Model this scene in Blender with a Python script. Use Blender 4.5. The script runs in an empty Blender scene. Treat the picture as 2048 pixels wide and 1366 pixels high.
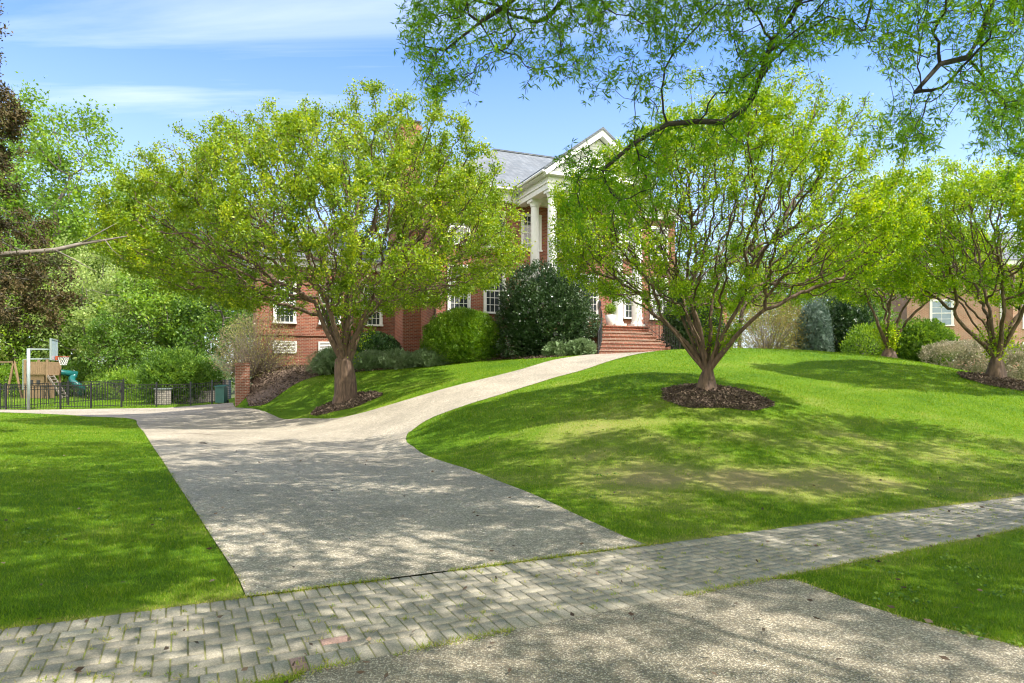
import bpy, math, random
import numpy as np
from mathutils.geometry import delaunay_2d_cdt
from mathutils import Vector
R = math.radians
rng = np.random.default_rng(7)
random.seed(7)
SC = bpy.context.scene
COL = SC.collection

# ------------------------------------------------------------------ camera
F = 1365.0; HY = 755.0; EYE = 1.6
cam = bpy.data.cameras.new("camera"); cam_o = bpy.data.objects.new("camera", cam); COL.objects.link(cam_o)
cam.sensor_width = 36; cam.lens = 36 * F / 2048
cam.shift_y = (HY - 683) / 2048
cam.clip_end = 3000; cam.clip_start = 0.05
cam_o.location = (0, 0, EYE); cam_o.rotation_euler = (R(90), 0, 0)
SC.camera = cam_o
# ------------------------------------------------------------------ light
SUN_EL, SUN_AZ = 57.0, 112.0           # azimuth clockwise from +Y (view direction): from the right, a little behind the camera
sl = bpy.data.lights.new("sun", 'SUN'); sl.energy = 3.9; sl.angle = R(0.53); sl.color = (1.0, 0.94, 0.84)
so = bpy.data.objects.new("sun", sl); COL.objects.link(so)
sd = Vector((math.sin(R(SUN_AZ)) * math.cos(R(SUN_EL)), math.cos(R(SUN_AZ)) * math.cos(R(SUN_EL)), math.sin(R(SUN_EL))))
so.rotation_euler = sd.to_track_quat('Z', 'Y').to_euler()
W = bpy.data.worlds.new("World"); SC.world = W; W.use_nodes = True
nt = W.node_tree; N = nt.nodes; L = nt.links; N.clear()
wo = N.new('ShaderNodeOutputWorld'); bg = N.new('ShaderNodeBackground'); sky = N.new('ShaderNodeTexSky')
sky.sky_type = 'NISHITA'; sky.sun_disc = False; sky.sun_elevation = R(SUN_EL); sky.sun_rotation = R(SUN_AZ)
sky.air_density = 1.0; sky.dust_density = 0.4; sky.ozone_density = 3.4
bg.inputs[1].default_value = 0.15
hs = N.new('ShaderNodeHueSaturation'); hs.inputs['Hue'].default_value = 0.512; hs.inputs['Saturation'].default_value = 1.4; hs.inputs['Value'].default_value = 0.95
L.new(sky.outputs[0], hs.inputs['Color'])
tc = N.new('ShaderNodeTexCoord'); sep = N.new('ShaderNodeSeparateXYZ'); L.new(tc.outputs['Generated'], sep.inputs[0])
mx = N.new('ShaderNodeMath'); mx.operation = 'MAXIMUM'; mx.inputs[1].default_value = 0.06; L.new(sep.outputs[2], mx.inputs[0])
dv = N.new('ShaderNodeVectorMath'); dv.operation = 'DIVIDE'
cb = N.new('ShaderNodeCombineXYZ'); 
for i in range(3): L.new(mx.outputs[0], cb.inputs[i])
L.new(tc.outputs['Generated'], dv.inputs[0]); L.new(cb.outputs[0], dv.inputs[1])
mp = N.new('ShaderNodeMapping'); mp.inputs['Rotation'].default_value = (0, 0, R(16)); mp.inputs['Scale'].default_value = (0.42, 2.3, 1); mp.inputs['Location'].default_value = (3.1, 0.7, 0)
L.new(dv.outputs[0], mp.inputs[0])
n1 = N.new('ShaderNodeTexNoise'); n1.inputs['Scale'].default_value = 0.85; n1.inputs['Detail'].default_value = 9; n1.inputs['Roughness'].default_value = 0.55; n1.inputs['Distortion'].default_value = 0.5
L.new(mp.outputs[0], n1.inputs['Vector'])
r1 = N.new('ShaderNodeValToRGB'); r1.color_ramp.elements[0].position = 0.42; r1.color_ramp.elements[1].position = 0.80
L.new(n1.outputs[0], r1.inputs[0])
# thin general veil that grows towards the horizon
mr = N.new('ShaderNodeMapRange'); mr.inputs[1].default_value = 0.0; mr.inputs[2].default_value = 0.56; mr.inputs[3].default_value = 0.74; mr.inputs[4].default_value = 0.0
L.new(sep.outputs[2], mr.inputs[0])
sc1 = N.new('ShaderNodeMath'); sc1.operation = 'MULTIPLY'; sc1.inputs[1].default_value = 0.85; L.new(r1.outputs[0], sc1.inputs[0])
ad = N.new('ShaderNodeMath'); ad.operation = 'MAXIMUM'; L.new(sc1.outputs[0], ad.inputs[0]); L.new(mr.outputs[0], ad.inputs[1])
mixc = N.new('ShaderNodeMix'); mixc.data_type = 'RGBA'; mixc.inputs['B'].default_value = (3.5, 3.85, 4.35, 1)
L.new(ad.outputs[0], mixc.inputs['Factor']); L.new(hs.outputs[0], mixc.inputs['A'])
# added fill light: broad bright cloud bank in the unseen sky behind the camera
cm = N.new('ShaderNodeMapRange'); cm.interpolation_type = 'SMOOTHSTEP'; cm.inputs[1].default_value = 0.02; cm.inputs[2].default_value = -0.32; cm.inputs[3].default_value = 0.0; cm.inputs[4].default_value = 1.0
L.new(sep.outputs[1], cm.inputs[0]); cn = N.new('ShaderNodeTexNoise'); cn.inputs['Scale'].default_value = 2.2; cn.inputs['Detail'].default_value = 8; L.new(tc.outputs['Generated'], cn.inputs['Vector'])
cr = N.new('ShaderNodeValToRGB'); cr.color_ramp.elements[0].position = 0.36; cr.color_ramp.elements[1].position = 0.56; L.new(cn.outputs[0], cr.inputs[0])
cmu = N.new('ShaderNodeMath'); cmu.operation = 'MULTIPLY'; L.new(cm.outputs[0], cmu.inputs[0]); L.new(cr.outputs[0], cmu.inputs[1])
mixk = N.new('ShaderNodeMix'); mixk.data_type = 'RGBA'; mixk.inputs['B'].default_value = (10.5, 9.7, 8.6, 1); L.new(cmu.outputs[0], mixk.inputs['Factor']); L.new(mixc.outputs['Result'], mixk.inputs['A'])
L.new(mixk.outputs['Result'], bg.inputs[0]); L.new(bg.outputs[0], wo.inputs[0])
SC.view_settings.view_transform = 'Standard'; SC.view_settings.look = 'None'
SC.view_settings.gamma = 1; SC.view_settings.exposure = 1.27
SC.render.engine = 'CYCLES'
SC.cycles.max_bounces = 6; SC.cycles.diffuse_bounces = 3; SC.cycles.transmission_bounces = 4; SC.cycles.glossy_bounces = 2
SC.cycles.use_adaptive_sampling = True; SC.cycles.adaptive_threshold = 0.02; SC.cycles.use_denoising = True; SC.cycles.filter_width = 1.15

# ------------------------------------------------------------------ helpers
def P(px, py, Z):
    return np.array([(px - 1024) / F * Z, Z, EYE - (py - HY) / F * Z])

def vnoise(x, y, s, seed=0):
    x = np.asarray(x) * s + 131.7 * seed; y = np.asarray(y) * s + 57.3 * seed
    xi = np.floor(x).astype(np.int64); yi = np.floor(y).astype(np.int64); fx = x - xi; fy = y - yi
    fx = fx * fx * (3 - 2 * fx); fy = fy * fy * (3 - 2 * fy)
    def h(a, b):
        n = (a * 374761393 + b * 668265263 + seed * 1442695) & 0x7fffffff
        n = ((n ^ (n >> 13)) * 1274126177) & 0x7fffffff
        return ((n ^ (n >> 16)) & 0xffff) / 65535.0
    return (h(xi, yi) * (1 - fx) + h(xi + 1, yi) * fx) * (1 - fy) + (h(xi, yi + 1) * (1 - fx) + h(xi + 1, yi + 1) * fx) * fy
def fbm(x, y, s, seed=0, o=4):
    t = 0; a = .5; n = 0
    for i in range(o):
        t = t + a * vnoise(x, y, s * 2 ** i, seed + i); n += a; a *= .5
    return t / n

def tag(o, label=None, cat=None, group=None, kind=None):
    if label: o['label'] = label
    if cat: o['category'] = cat
    if group: o['group'] = group
    if kind: o['kind'] = kind
    return o
def empty(name, loc, label, cat, group=None, rz=0):
    o = bpy.data.objects.new(name, None); COL.objects.link(o); o.location = tuple(float(v) for v in loc); o.rotation_euler = (0, 0, rz); o.empty_display_size = .3
    return tag(o, label, cat, group)
def npmesh(name, V, Fc, mat, parent=None, loc=(0, 0, 0), tint=None, smooth=False, extra=None):
    """V (n,3), Fc (m,k) uniform faces; tint per-face or per-vertex float"""
    me = bpy.data.meshes.new(name); V = np.asarray(V, np.float32); Fc = np.asarray(Fc, np.int32)
    m, k = Fc.shape
    me.vertices.add(len(V)); me.vertices.foreach_set('co', V.ravel())
    me.loops.add(m * k); me.loops.foreach_set('vertex_index', Fc.ravel())
    me.polygons.add(m); me.polygons.foreach_set('loop_start', np.arange(0, m * k, k, dtype=np.int32))
    me.polygons.foreach_set('loop_total', np.full(m, k, np.int32))
    if smooth: me.polygons.foreach_set('use_smooth', np.ones(m, bool))
    if tint is not None:
        t = np.asarray(tint, np.float32); a = me.attributes.new('tint', 'FLOAT', 'FACE' if len(t) == m and len(t) != len(V) else 'POINT'); a.data.foreach_set('value', t)
    if extra:
        for kk, t in extra.items():
            a = me.attributes.new(kk, 'FLOAT', 'POINT'); a.data.foreach_set('value', np.asarray(t, np.float32))
    me.update(); me.materials.append(mat)
    o = bpy.data.objects.new(name, me); COL.objects.link(o); o.location = tuple(float(v) for v in loc)
    if parent: o.parent = parent
    return o
def copy_tree(o, parent=None):
    c = o.copy(); COL.objects.link(c)
    if parent: c.parent = parent
    for ch in list(o.children): copy_tree(ch, c)
    return c

class MB:
    def __init__(s): s.v = []; s.f = []
    def box(s, x0, x1, y0, y1, z0, z1):
        b = len(s.v)
        s.v += [(x0, y0, z0), (x1, y0, z0), (x1, y1, z0), (x0, y1, z0), (x0, y0, z1), (x1, y0, z1), (x1, y1, z1), (x0, y1, z1)]
        s.f += [tuple(b + i for i in q) for q in ((3, 2, 1, 0), (4, 5, 6, 7), (0, 1, 5, 4), (1, 2, 6, 5), (2, 3, 7, 6), (3, 0, 4, 7))]
        return s
    def poly(s, pts):
        b = len(s.v); s.v += [tuple(p) for p in pts]; s.f.append(tuple(range(b, b + len(pts)))); return s
    def prism(s, pts, off):
        b = len(s.v); n = len(pts); s.v += [tuple(p) for p in pts] + [tuple(p[i] + off[i] for i in range(3)) for p in pts]
        s.f.append(tuple(b + i for i in range(n))[::-1]); s.f.append(tuple(b + n + i for i in range(n)))
        for i in range(n): j = (i + 1) % n; s.f.append((b + i, b + j, b + n + j, b + n + i))
        return s
    def beam(s, a, c, w, h=None):
        a = Vector(a); c = Vector(c); d = (c - a).normalized(); up = Vector((0, 0, 1)) if abs(d.z) < .95 else Vector((1, 0, 0))
        x = d.cross(up).normalized() * w / 2; y = x.cross(d).normalized() * (h or w) / 2
        return s.prism([a - x - y, a + x - y, a + x + y, a - x + y], c - a)
    def tube(s, pts, rad, n=8, cap=True):
        pts = [Vector(p) for p in pts]; b = len(s.v)
        if not hasattr(rad, '__len__'): rad = [rad] * len(pts)
        for i, p in enumerate(pts):
            d = (pts[min(i + 1, len(pts) - 1)] - pts[max(i - 1, 0)]).normalized(); up = Vector((0, 0, 1)) if abs(d.z) < .9 else Vector((1, 0, 0))
            x = d.cross(up).normalized(); y = d.cross(x)
            for k in range(n): a = 2 * math.pi * k / n; s.v.append(tuple(p + (x * math.cos(a) + y * math.sin(a)) * rad[i]))
        for i in range(len(pts) - 1):
            for k in range(n): s.f.append((b + i * n + k, b + i * n + (k + 1) % n, b + (i + 1) * n + (k + 1) % n, b + (i + 1) * n + k))
        if cap: s.f.append(tuple(b + k for k in range(n))[::-1]); s.f.append(tuple(b + (len(pts) - 1) * n + k for k in range(n)))
        return s
    def build(s, name, mat, parent=None, loc=(0, 0, 0), smooth=False, dz=0.0, bevel=0):
        me = bpy.data.meshes.new(name); me.from_pydata([(a, b, c - dz) for a, b, c in s.v], [], s.f); me.update()
        if smooth: me.polygons.foreach_set('use_smooth', [True] * len(me.polygons))
        me.materials.append(mat); o = bpy.data.objects.new(name, me); COL.objects.link(o); o.location = tuple(loc)
        if parent: o.parent = parent
        if bevel:
            m = o.modifiers.new('bevel', 'BEVEL'); m.width = bevel; m.segments = 2; m.limit_method = 'ANGLE'
        return o

# ------------------------------------------------------------------ materials
def newmat(name):
    m = bpy.data.materials.new(name); m.use_nodes = True; nt = m.node_tree; nt.nodes.clear()
    return m, nt, nt.nodes, nt.links
def ramp(N, stops, interp='LINEAR'):
    r = N.new('ShaderNodeValToRGB'); r.color_ramp.interpolation = interp; e = r.color_ramp.elements
    while len(e) < len(stops): e.new(.5)
    for i, (p, c) in enumerate(stops): e[i].position = p; e[i].color = tuple(c) + (1,) if len(c) == 3 else c
    return r
def plain(name, c0, c1=None, rough=.6, scale=3, bump=0.0, bscale=40, metal=0, spec=.5, detail=6, stretch=(1, 1, 1)):
    m, nt, N, L = newmat(name); o = N.new('ShaderNodeOutputMaterial'); b = N.new('ShaderNodeBsdfPrincipled'); L.new(b.outputs[0], o.inputs[0])
    tc = N.new('ShaderNodeTexCoord'); mp = N.new('ShaderNodeMapping'); mp.inputs['Scale'].default_value = stretch; L.new(tc.outputs['Object'], mp.inputs[0])
    n = N.new('ShaderNodeTexNoise'); n.inputs['Scale'].default_value = scale; n.inputs['Detail'].default_value = detail; L.new(mp.outputs[0], n.inputs['Vector'])
    r = ramp(N, [(.3, c0), (.7, c1 or tuple(v * .8 for v in c0))]); L.new(n.outputs[0], r.inputs[0]); L.new(r.outputs[0], b.inputs['Base Color'])
    b.inputs['Roughness'].default_value = rough; b.inputs['Metallic'].default_value = metal; b.inputs['Specular IOR Level'].default_value = spec
    if bump:
        n2 = N.new('ShaderNodeTexNoise'); n2.inputs['Scale'].default_value = bscale; n2.inputs['Detail'].default_value = 5; L.new(mp.outputs[0], n2.inputs['Vector'])
        bp = N.new('ShaderNodeBump'); bp.inputs['Strength'].default_value = bump; bp.inputs['Distance'].default_value = .02; L.new(n2.outputs[0], bp.inputs['Height']); L.new(bp.outputs[0], b.inputs['Normal'])
    return m
def leafmat(name, ca, cb, cc=None, trans=.35, rough=.5, tcol=None, spec=.35):
    m, nt, N, L = newmat(name); o = N.new('ShaderNodeOutputMaterial'); b = N.new('ShaderNodeBsdfPrincipled'); t = N.new('ShaderNodeBsdfTranslucent'); x = N.new('ShaderNodeMixShader')
    a = N.new('ShaderNodeAttribute'); a.attribute_name = 'tint'
    st = [(0, ca), (1, cb)] if cc is None else [(0, ca), (.6, cb), (1, cc)]
    r = ramp(N, st); L.new(a.outputs['Fac'], r.inputs[0]); L.new(r.outputs[0], b.inputs['Base Color'])
    hv = N.new('ShaderNodeHueSaturation'); hv.inputs['Hue'].default_value = .485; hv.inputs['Saturation'].default_value = 1.1; hv.inputs['Value'].default_value = 1.6; L.new(r.outputs[0], hv.inputs['Color']); L.new(hv.outputs[0], t.inputs[0])
    b.inputs['Roughness'].default_value = rough; b.inputs['Specular IOR Level'].default_value = spec
    x.inputs[0].default_value = trans; L.new(b.outputs[0], x.inputs[1]); L.new(t.outputs[0], x.inputs[2]); L.new(x.outputs[0], o.inputs[0])
    return m
def brickmat(name, c1, c2, mortar, rowh=.075, bw=.215, ms=.011, dark=(.06, .02, .015)):
    m, nt, N, L = newmat(name); o = N.new('ShaderNodeOutputMaterial'); b = N.new('ShaderNodeBsdfPrincipled'); L.new(b.outputs[0], o.inputs[0])
    tc = N.new('ShaderNodeTexCoord'); s = N.new('ShaderNodeSeparateXYZ'); L.new(tc.outputs['Object'], s.inputs[0])
    a = N.new('ShaderNodeMath'); a.operation = 'ADD'; L.new(s.outputs[0], a.inputs[0]); L.new(s.outputs[1], a.inputs[1])
    c = N.new('ShaderNodeCombineXYZ'); L.new(a.outputs[0], c.inputs[0]); L.new(s.outputs[2], c.inputs[1])
    br = N.new('ShaderNodeTexBrick'); L.new(c.outputs[0], br.inputs['Vector']); br.inputs['Scale'].default_value = 1; br.inputs['Row Height'].default_value = rowh; br.inputs['Brick Width'].default_value = bw
    br.inputs['Mortar Size'].default_value = ms; br.inputs['Color1'].default_value = (*c1, 1); br.inputs['Color2'].default_value = (*c2, 1); br.inputs['Mortar'].default_value = (*mortar, 1); br.inputs['Bias'].default_value = -.1
    n = N.new('ShaderNodeTexNoise'); n.inputs['Scale'].default_value = 1.3; n.inputs['Detail'].default_value = 8; L.new(tc.outputs['Object'], n.inputs['Vector'])
    r = ramp(N, [(.3, (.72, .70, .70)), (.75, (1.15, 1.12, 1.1))]); L.new(n.outputs[0], r.inputs[0])
    mu = N.new('ShaderNodeMix'); mu.data_type = 'RGBA'; mu.blend_type = 'MULTIPLY'; mu.inputs['Factor'].default_value = .8; L.new(br.outputs[0], mu.inputs['A']); L.new(r.outputs[0], mu.inputs['B'])
    L.new(mu.outputs['Result'], b.inputs['Base Color']); b.inputs['Roughness'].default_value = .85
    bp = N.new('ShaderNodeBump'); bp.inputs['Strength'].default_value = .5; bp.inputs['Distance'].default_value = .01; bp.invert = True; L.new(br.outputs['Fac'], bp.inputs['Height']); L.new(bp.outputs[0], b.inputs['Normal'])
    return m
M = {}
M['brick'] = brickmat('red_brick', (.33, .092, .048), (.17, .045, .028), (.33, .235, .17))
M['brick_pier'] = brickmat('pier_brick', (.30, .10, .055), (.20, .065, .04), (.35, .29, .23))
M['brick2'] = brickmat('pink_brick', (.42, .22, .14), (.34, .16, .10), (.46, .38, .30))
M['white'] = plain('white_paint', (.76, .76, .74), (.68, .68, .66), .45, 4, .05)
M['metal_black'] = plain('black_metal', (.012, .012, .014), (.02, .02, .022), .4, 8)
M['glass'] = plain('window_glass', (.02, .028, .034), (.055, .065, .07), .04, 1.2, spec=.9)
M['blue_glass'] = plain('blue_glass', (.10, .16, .20), (.2, .28, .33), .05, 1.2, spec=.9)
M['bark_crape'] = plain('crape_bark', (.19, .12, .08), (.06, .036, .025), .8, 5, .8, 18, stretch=(3, 3, .5))
M['bark_dark'] = plain('oak_bark', (.035, .028, .024), (.06, .05, .042), .9, 6, .8, 30)
M['bark_grey'] = plain('grey_bark', (.16, .14, .12), (.09, .08, .065), .9, 3, .8, 20, stretch=(2, 2, .5))
M['bark_pale'] = plain('pale_twig', (.26, .225, .19), (.15, .125, .10), .85, 5, .3)
M['wood'] = plain('weathered_wood', (.30, .20, .11), (.20, .13, .07), .8, 4, .4, 30, stretch=(6, 6, .6))
M['stone'] = brickmat('stacked_stone', (.30, .28, .25), (.42, .38, .33), (.10, .09, .08), .12, .35, .012)
M['green_plastic'] = plain('green_plastic', (.012, .10, .075), (.01, .08, .06), .4, 4)
M['teal_plastic'] = plain('teal_plastic', (.01, .11, .10), (.01, .08, .08), .3, 4)
M['pole'] = plain('galvanised_metal', (.30, .36, .35), (.24, .29, .28), .4, 5, metal=.1)
M['clear'] = plain('clear_board', (.45, .55, .58), (.40, .50, .53), .1, 5)
M['orange'] = plain('orange_metal', (.45, .09, .035), (.36, .07, .03), .4, 5)
M['net'] = plain('net_cord', (.8, .8, .78), (.7, .7, .68), .7, 5)
M['pot'] = plain('white_pot', (.66, .65, .62), (.55, .54, .52), .5, 6)
M['blue'] = plain('blue_paint', (.03, .08, .22), (.025, .07, .2), .35, 4)
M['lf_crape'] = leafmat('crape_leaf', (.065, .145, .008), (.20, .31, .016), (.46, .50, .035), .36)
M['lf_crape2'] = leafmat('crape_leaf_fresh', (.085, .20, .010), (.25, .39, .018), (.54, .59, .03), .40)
M['lf_oak'] = leafmat('willow_oak_leaf', (.075, .19, .014), (.17, .34, .02), (.34, .52, .03), .58)
M['lf_forest'] = leafmat('forest_leaf', (.07, .15, .018), (.18, .31, .035), (.34, .45, .06), .38)
M['lf_forest2'] = leafmat('deep_forest_leaf', (.035, .09, .012), (.10, .20, .025), (.24, .36, .05), .34)
M['lf_olive'] = leafmat('olive_forest_leaf', (.09, .13, .03), (.20, .26, .06), (.32, .38, .10), .35)
M['lf_pale'] = leafmat('pale_forest_leaf', (.12, .19, .05), (.27, .36, .10), (.42, .50, .16), .4)
M['lf_cedar'] = leafmat('cedar_spray', (.04, .036, .014), (.125, .088, .032), (.085, .115, .03), .15, .8)
M['lf_box'] = leafmat('boxwood_leaf', (.06, .14, .012), (.16, .29, .025), (.36, .48, .07), .25, .35)
M['lf_holly'] = leafmat('holly_leaf', (.014, .04, .012), (.035, .075, .022), (.11, .17, .06), .08, .28, spec=.6)
M['lf_juniper'] = leafmat('juniper_needle', (.10, .17, .06), (.18, .26, .12), (.27, .32, .18), .15, .7)
M['lf_blue'] = leafmat('blue_spruce_needle', (.07, .12, .09), (.13, .19, .15), (.22, .28, .24), .1, .6)
M['lf_tan'] = leafmat('tan_green_leaf', (.20, .15, .06), (.28, .26, .07), (.36, .38, .09), .3)
M['lf_pink'] = leafmat('budding_shrub_leaf', (.22, .16, .12), (.25, .25, .09), (.34, .36, .10), .3)
M['lf_hedge'] = leafmat('pale_hedge_leaf', (.13, .17, .07), (.32, .29, .19), (.50, .44, .34), .2)
M['lf_dark'] = leafmat('dark_evergreen_leaf', (.012, .035, .012), (.03, .07, .02), (.08, .15, .03), .1, .4)
M['grass_blade'] = leafmat('grass_blade', (.065, .165, .006), (.19, .30, .010), (.42, .37, .12), .38, .55, spec=.25)

def shingle():
    m, nt, N, L = newmat('roof_shingle'); o = N.new('ShaderNodeOutputMaterial'); b = N.new('ShaderNodeBsdfPrincipled'); L.new(b.outputs[0], o.inputs[0])
    tc = N.new('ShaderNodeTexCoord'); s = N.new('ShaderNodeSeparateXYZ'); L.new(tc.outputs['Object'], s.inputs[0])
    a = N.new('ShaderNodeMath'); a.operation = 'ADD'; L.new(s.outputs[0], a.inputs[0]); L.new(s.outputs[1], a.inputs[1])
    c = N.new('ShaderNodeCombineXYZ'); L.new(a.outputs[0], c.inputs[0]); L.new(s.outputs[2], c.inputs[1])
    br = N.new('ShaderNodeTexBrick'); L.new(c.outputs[0], br.inputs['Vector']); br.inputs['Scale'].default_value = 1; br.inputs['Row Height'].default_value = .11; br.inputs['Brick Width'].default_value = .3; br.inputs['Mortar Size'].default_value = .012
    br.inputs['Color1'].default_value = (.11, .13, .15, 1); br.inputs['Color2'].default_value = (.165, .185, .205, 1); br.inputs['Mortar'].default_value = (.06, .07, .08, 1)
    n = N.new('ShaderNodeTexNoise'); n.inputs['Scale'].default_value = .8; n.inputs['Detail'].default_value = 8; L.new(tc.outputs['Object'], n.inputs['Vector'])
    r = ramp(N, [(.3, (.8, .8, .8)), (.75, (1.1, 1.1, 1.1))]); L.new(n.outputs[0], r.inputs[0])
    mu = N.new('ShaderNodeMix'); mu.data_type = 'RGBA'; mu.blend_type = 'MULTIPLY'; mu.inputs['Factor'].default_value = 1; L.new(br.outputs[0], mu.inputs['A']); L.new(r.outputs[0], mu.inputs['B'])
    L.new(mu.outputs['Result'], b.inputs['Base Color']); b.inputs['Roughness'].default_value = .8; return m
M['roof'] = shingle()

def aggregate(name, scale, stones, mortar, darkmul=1.0):
    m, nt, N, L = newmat(name); o = N.new('ShaderNodeOutputMaterial'); b = N.new('ShaderNodeBsdfPrincipled'); L.new(b.outputs[0], o.inputs[0])
    g = N.new('ShaderNodeNewGeometry')
    n0 = N.new('ShaderNodeTexNoise'); n0.inputs['Scale'].default_value = scale * .6; n0.inputs['Detail'].default_value = 2; L.new(g.outputs['Position'], n0.inputs['Vector'])
    va = N.new('ShaderNodeVectorMath'); va.operation = 'MULTIPLY_ADD'; va.inputs[1].default_value = (.012, .012, .012); L.new(n0.outputs['Color'], va.inputs[0]); L.new(g.outputs['Position'], va.inputs[2])
    v = N.new('ShaderNodeTexVoronoi'); v.inputs['Scale'].default_value = scale; L.new(va.outputs[0], v.inputs['Vector'])
    sp = N.new('ShaderNodeSeparateColor'); L.new(v.outputs['Color'], sp.inputs[0])
    r = ramp(N, stones); L.new(sp.outputs[0], r.inputs[0])
    rd = ramp(N, [(.38, (0, 0, 0)), (.62, (1, 1, 1))]); L.new(v.outputs['Distance'], rd.inputs[0])
    # random size: some stones smaller
    mi = N.new('ShaderNodeMix'); mi.data_type = 'RGBA'; L.new(rd.outputs[0], mi.inputs['Factor']); L.new(r.outputs[0], mi.inputs['A']); mi.inputs['B'].default_value = (*mortar, 1)
    n = N.new('ShaderNodeTexNoise'); n.inputs['Scale'].default_value = .55; n.inputs['Detail'].default_value = 7; n.inputs['Roughness'].default_value = .65; L.new(g.outputs['Position'], n.inputs['Vector'])
    r2 = ramp(N, [(.32, (.66 * darkmul, .65 * darkmul, .63 * darkmul)), (.72, (1.12 * darkmul, 1.1 * darkmul, 1.08 * darkmul))]); L.new(n.outputs[0], r2.inputs[0])
    n4 = N.new('ShaderNodeTexNoise'); n4.inputs['Scale'].default_value = 14; n4.inputs['Detail'].default_value = 4; L.new(g.outputs['Position'], n4.inputs['Vector'])
    r4 = ramp(N, [(.35, (.84, .84, .84)), (.65, (1.1, 1.1, 1.1))]); L.new(n4.outputs[0], r4.inputs[0])
    mm = N.new('ShaderNodeMix'); mm.data_type = 'RGBA'; mm.blend_type = 'MULTIPLY'; mm.inputs['Factor'].default_value = 1; L.new(r2.outputs[0], mm.inputs['A']); L.new(r4.outputs[0], mm.inputs['B'])
    mu = N.new('ShaderNodeMix'); mu.data_type = 'RGBA'; mu.blend_type = 'MULTIPLY'; mu.inputs['Factor'].default_value = 1; L.new(mi.outputs['Result'], mu.inputs['A']); L.new(mm.outputs['Result'], mu.inputs['B'])
    L.new(mu.outputs['Result'], b.inputs['Base Color']); b.inputs['Roughness'].default_value = .75
    bp = N.new('ShaderNodeBump'); bp.inputs['Strength'].default_value = .75; bp.inputs['Distance'].default_value = .006; bp.invert = True; L.new(v.outputs['Distance'], bp.inputs['Height']); L.new(bp.outputs[0], b.inputs['Normal'])
    return m
M['drive'] = aggregate('exposed_aggregate', 64, [(0, (.12, .102, .075)), (.25, (.29, .252, .19)), (.5, (.42, .375, .295)), (.75, (.50, .455, .365)), (1, (.76, .70, .59))], (.27, .242, .188))
M['apron'] = aggregate('pebble_aggregate', 88, [(0, (.15, .12, .08)), (.2, (.27, .22, .15)), (.45, (.39, .335, .245)), (.7, (.47, .42, .33)), (1, (.68, .62, .51))], (.19, .17, .13), 1.0)

def lawnmat():
    m, nt, N, L = newmat('lawn_turf'); o = N.new('ShaderNodeOutputMaterial'); b = N.new('ShaderNodeBsdfPrincipled'); L.new(b.outputs[0], o.inputs[0])
    g = N.new('ShaderNodeNewGeometry'); a = N.new('ShaderNodeAttribute'); a.attribute_name = 'tint'
    n = N.new('ShaderNodeTexNoise'); n.inputs['Scale'].default_value = 9; n.inputs['Detail'].default_value = 9; n.inputs['Roughness'].default_value = .75; L.new(g.outputs['Position'], n.inputs['Vector'])
    ad = N.new('ShaderNodeMath'); ad.operation = 'MULTIPLY_ADD'; ad.inputs[1].default_value = .5; L.new(n.outputs[0], ad.inputs[0])
    sb = N.new('ShaderNodeMath'); sb.operation = 'SUBTRACT'; sb.inputs[1].default_value = .25; L.new(a.outputs['Fac'], sb.inputs[0]); L.new(sb.outputs[0], ad.inputs[2])
    r = ramp(N, [(0, (.035, .095, .005)), (.4, (.095, .175, .008)), (.7, (.20, .23, .05)), (1, (.28, .235, .105))]); L.new(ad.outputs[0], r.inputs[0]); L.new(r.outputs[0], b.inputs['Base Color'])
    b.inputs['Roughness'].default_value = .9; b.inputs['Specular IOR Level'].default_value = .1
    bp = N.new('ShaderNodeBump'); bp.inputs['Strength'].default_value = .8; bp.inputs['Distance'].default_value = .05; L.new(n.outputs[0], bp.inputs['Height']); L.new(bp.outputs[0], b.inputs['Normal'])
    return m
M['lawn'] = lawnmat()
M['mulch'] = plain('bark_mulch', (.085, .058, .042), (.17, .12, .088), .95, 14, 1.0, 30)
M['mulch_chip'] = leafmat('mulch_chip', (.045, .03, .021), (.12, .085, .06), (.28, .21, .155), 0.0, .9)
M['joint'] = plain('mossy_joint_sand', (.23, .20, .13), (.22, .25, .06), .95, 5, .8, 60)
M['soil'] = plain('woodland_floor', (.07, .06, .03), (.06, .10, .02), .95, 1.2, 1.0, 12)

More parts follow.
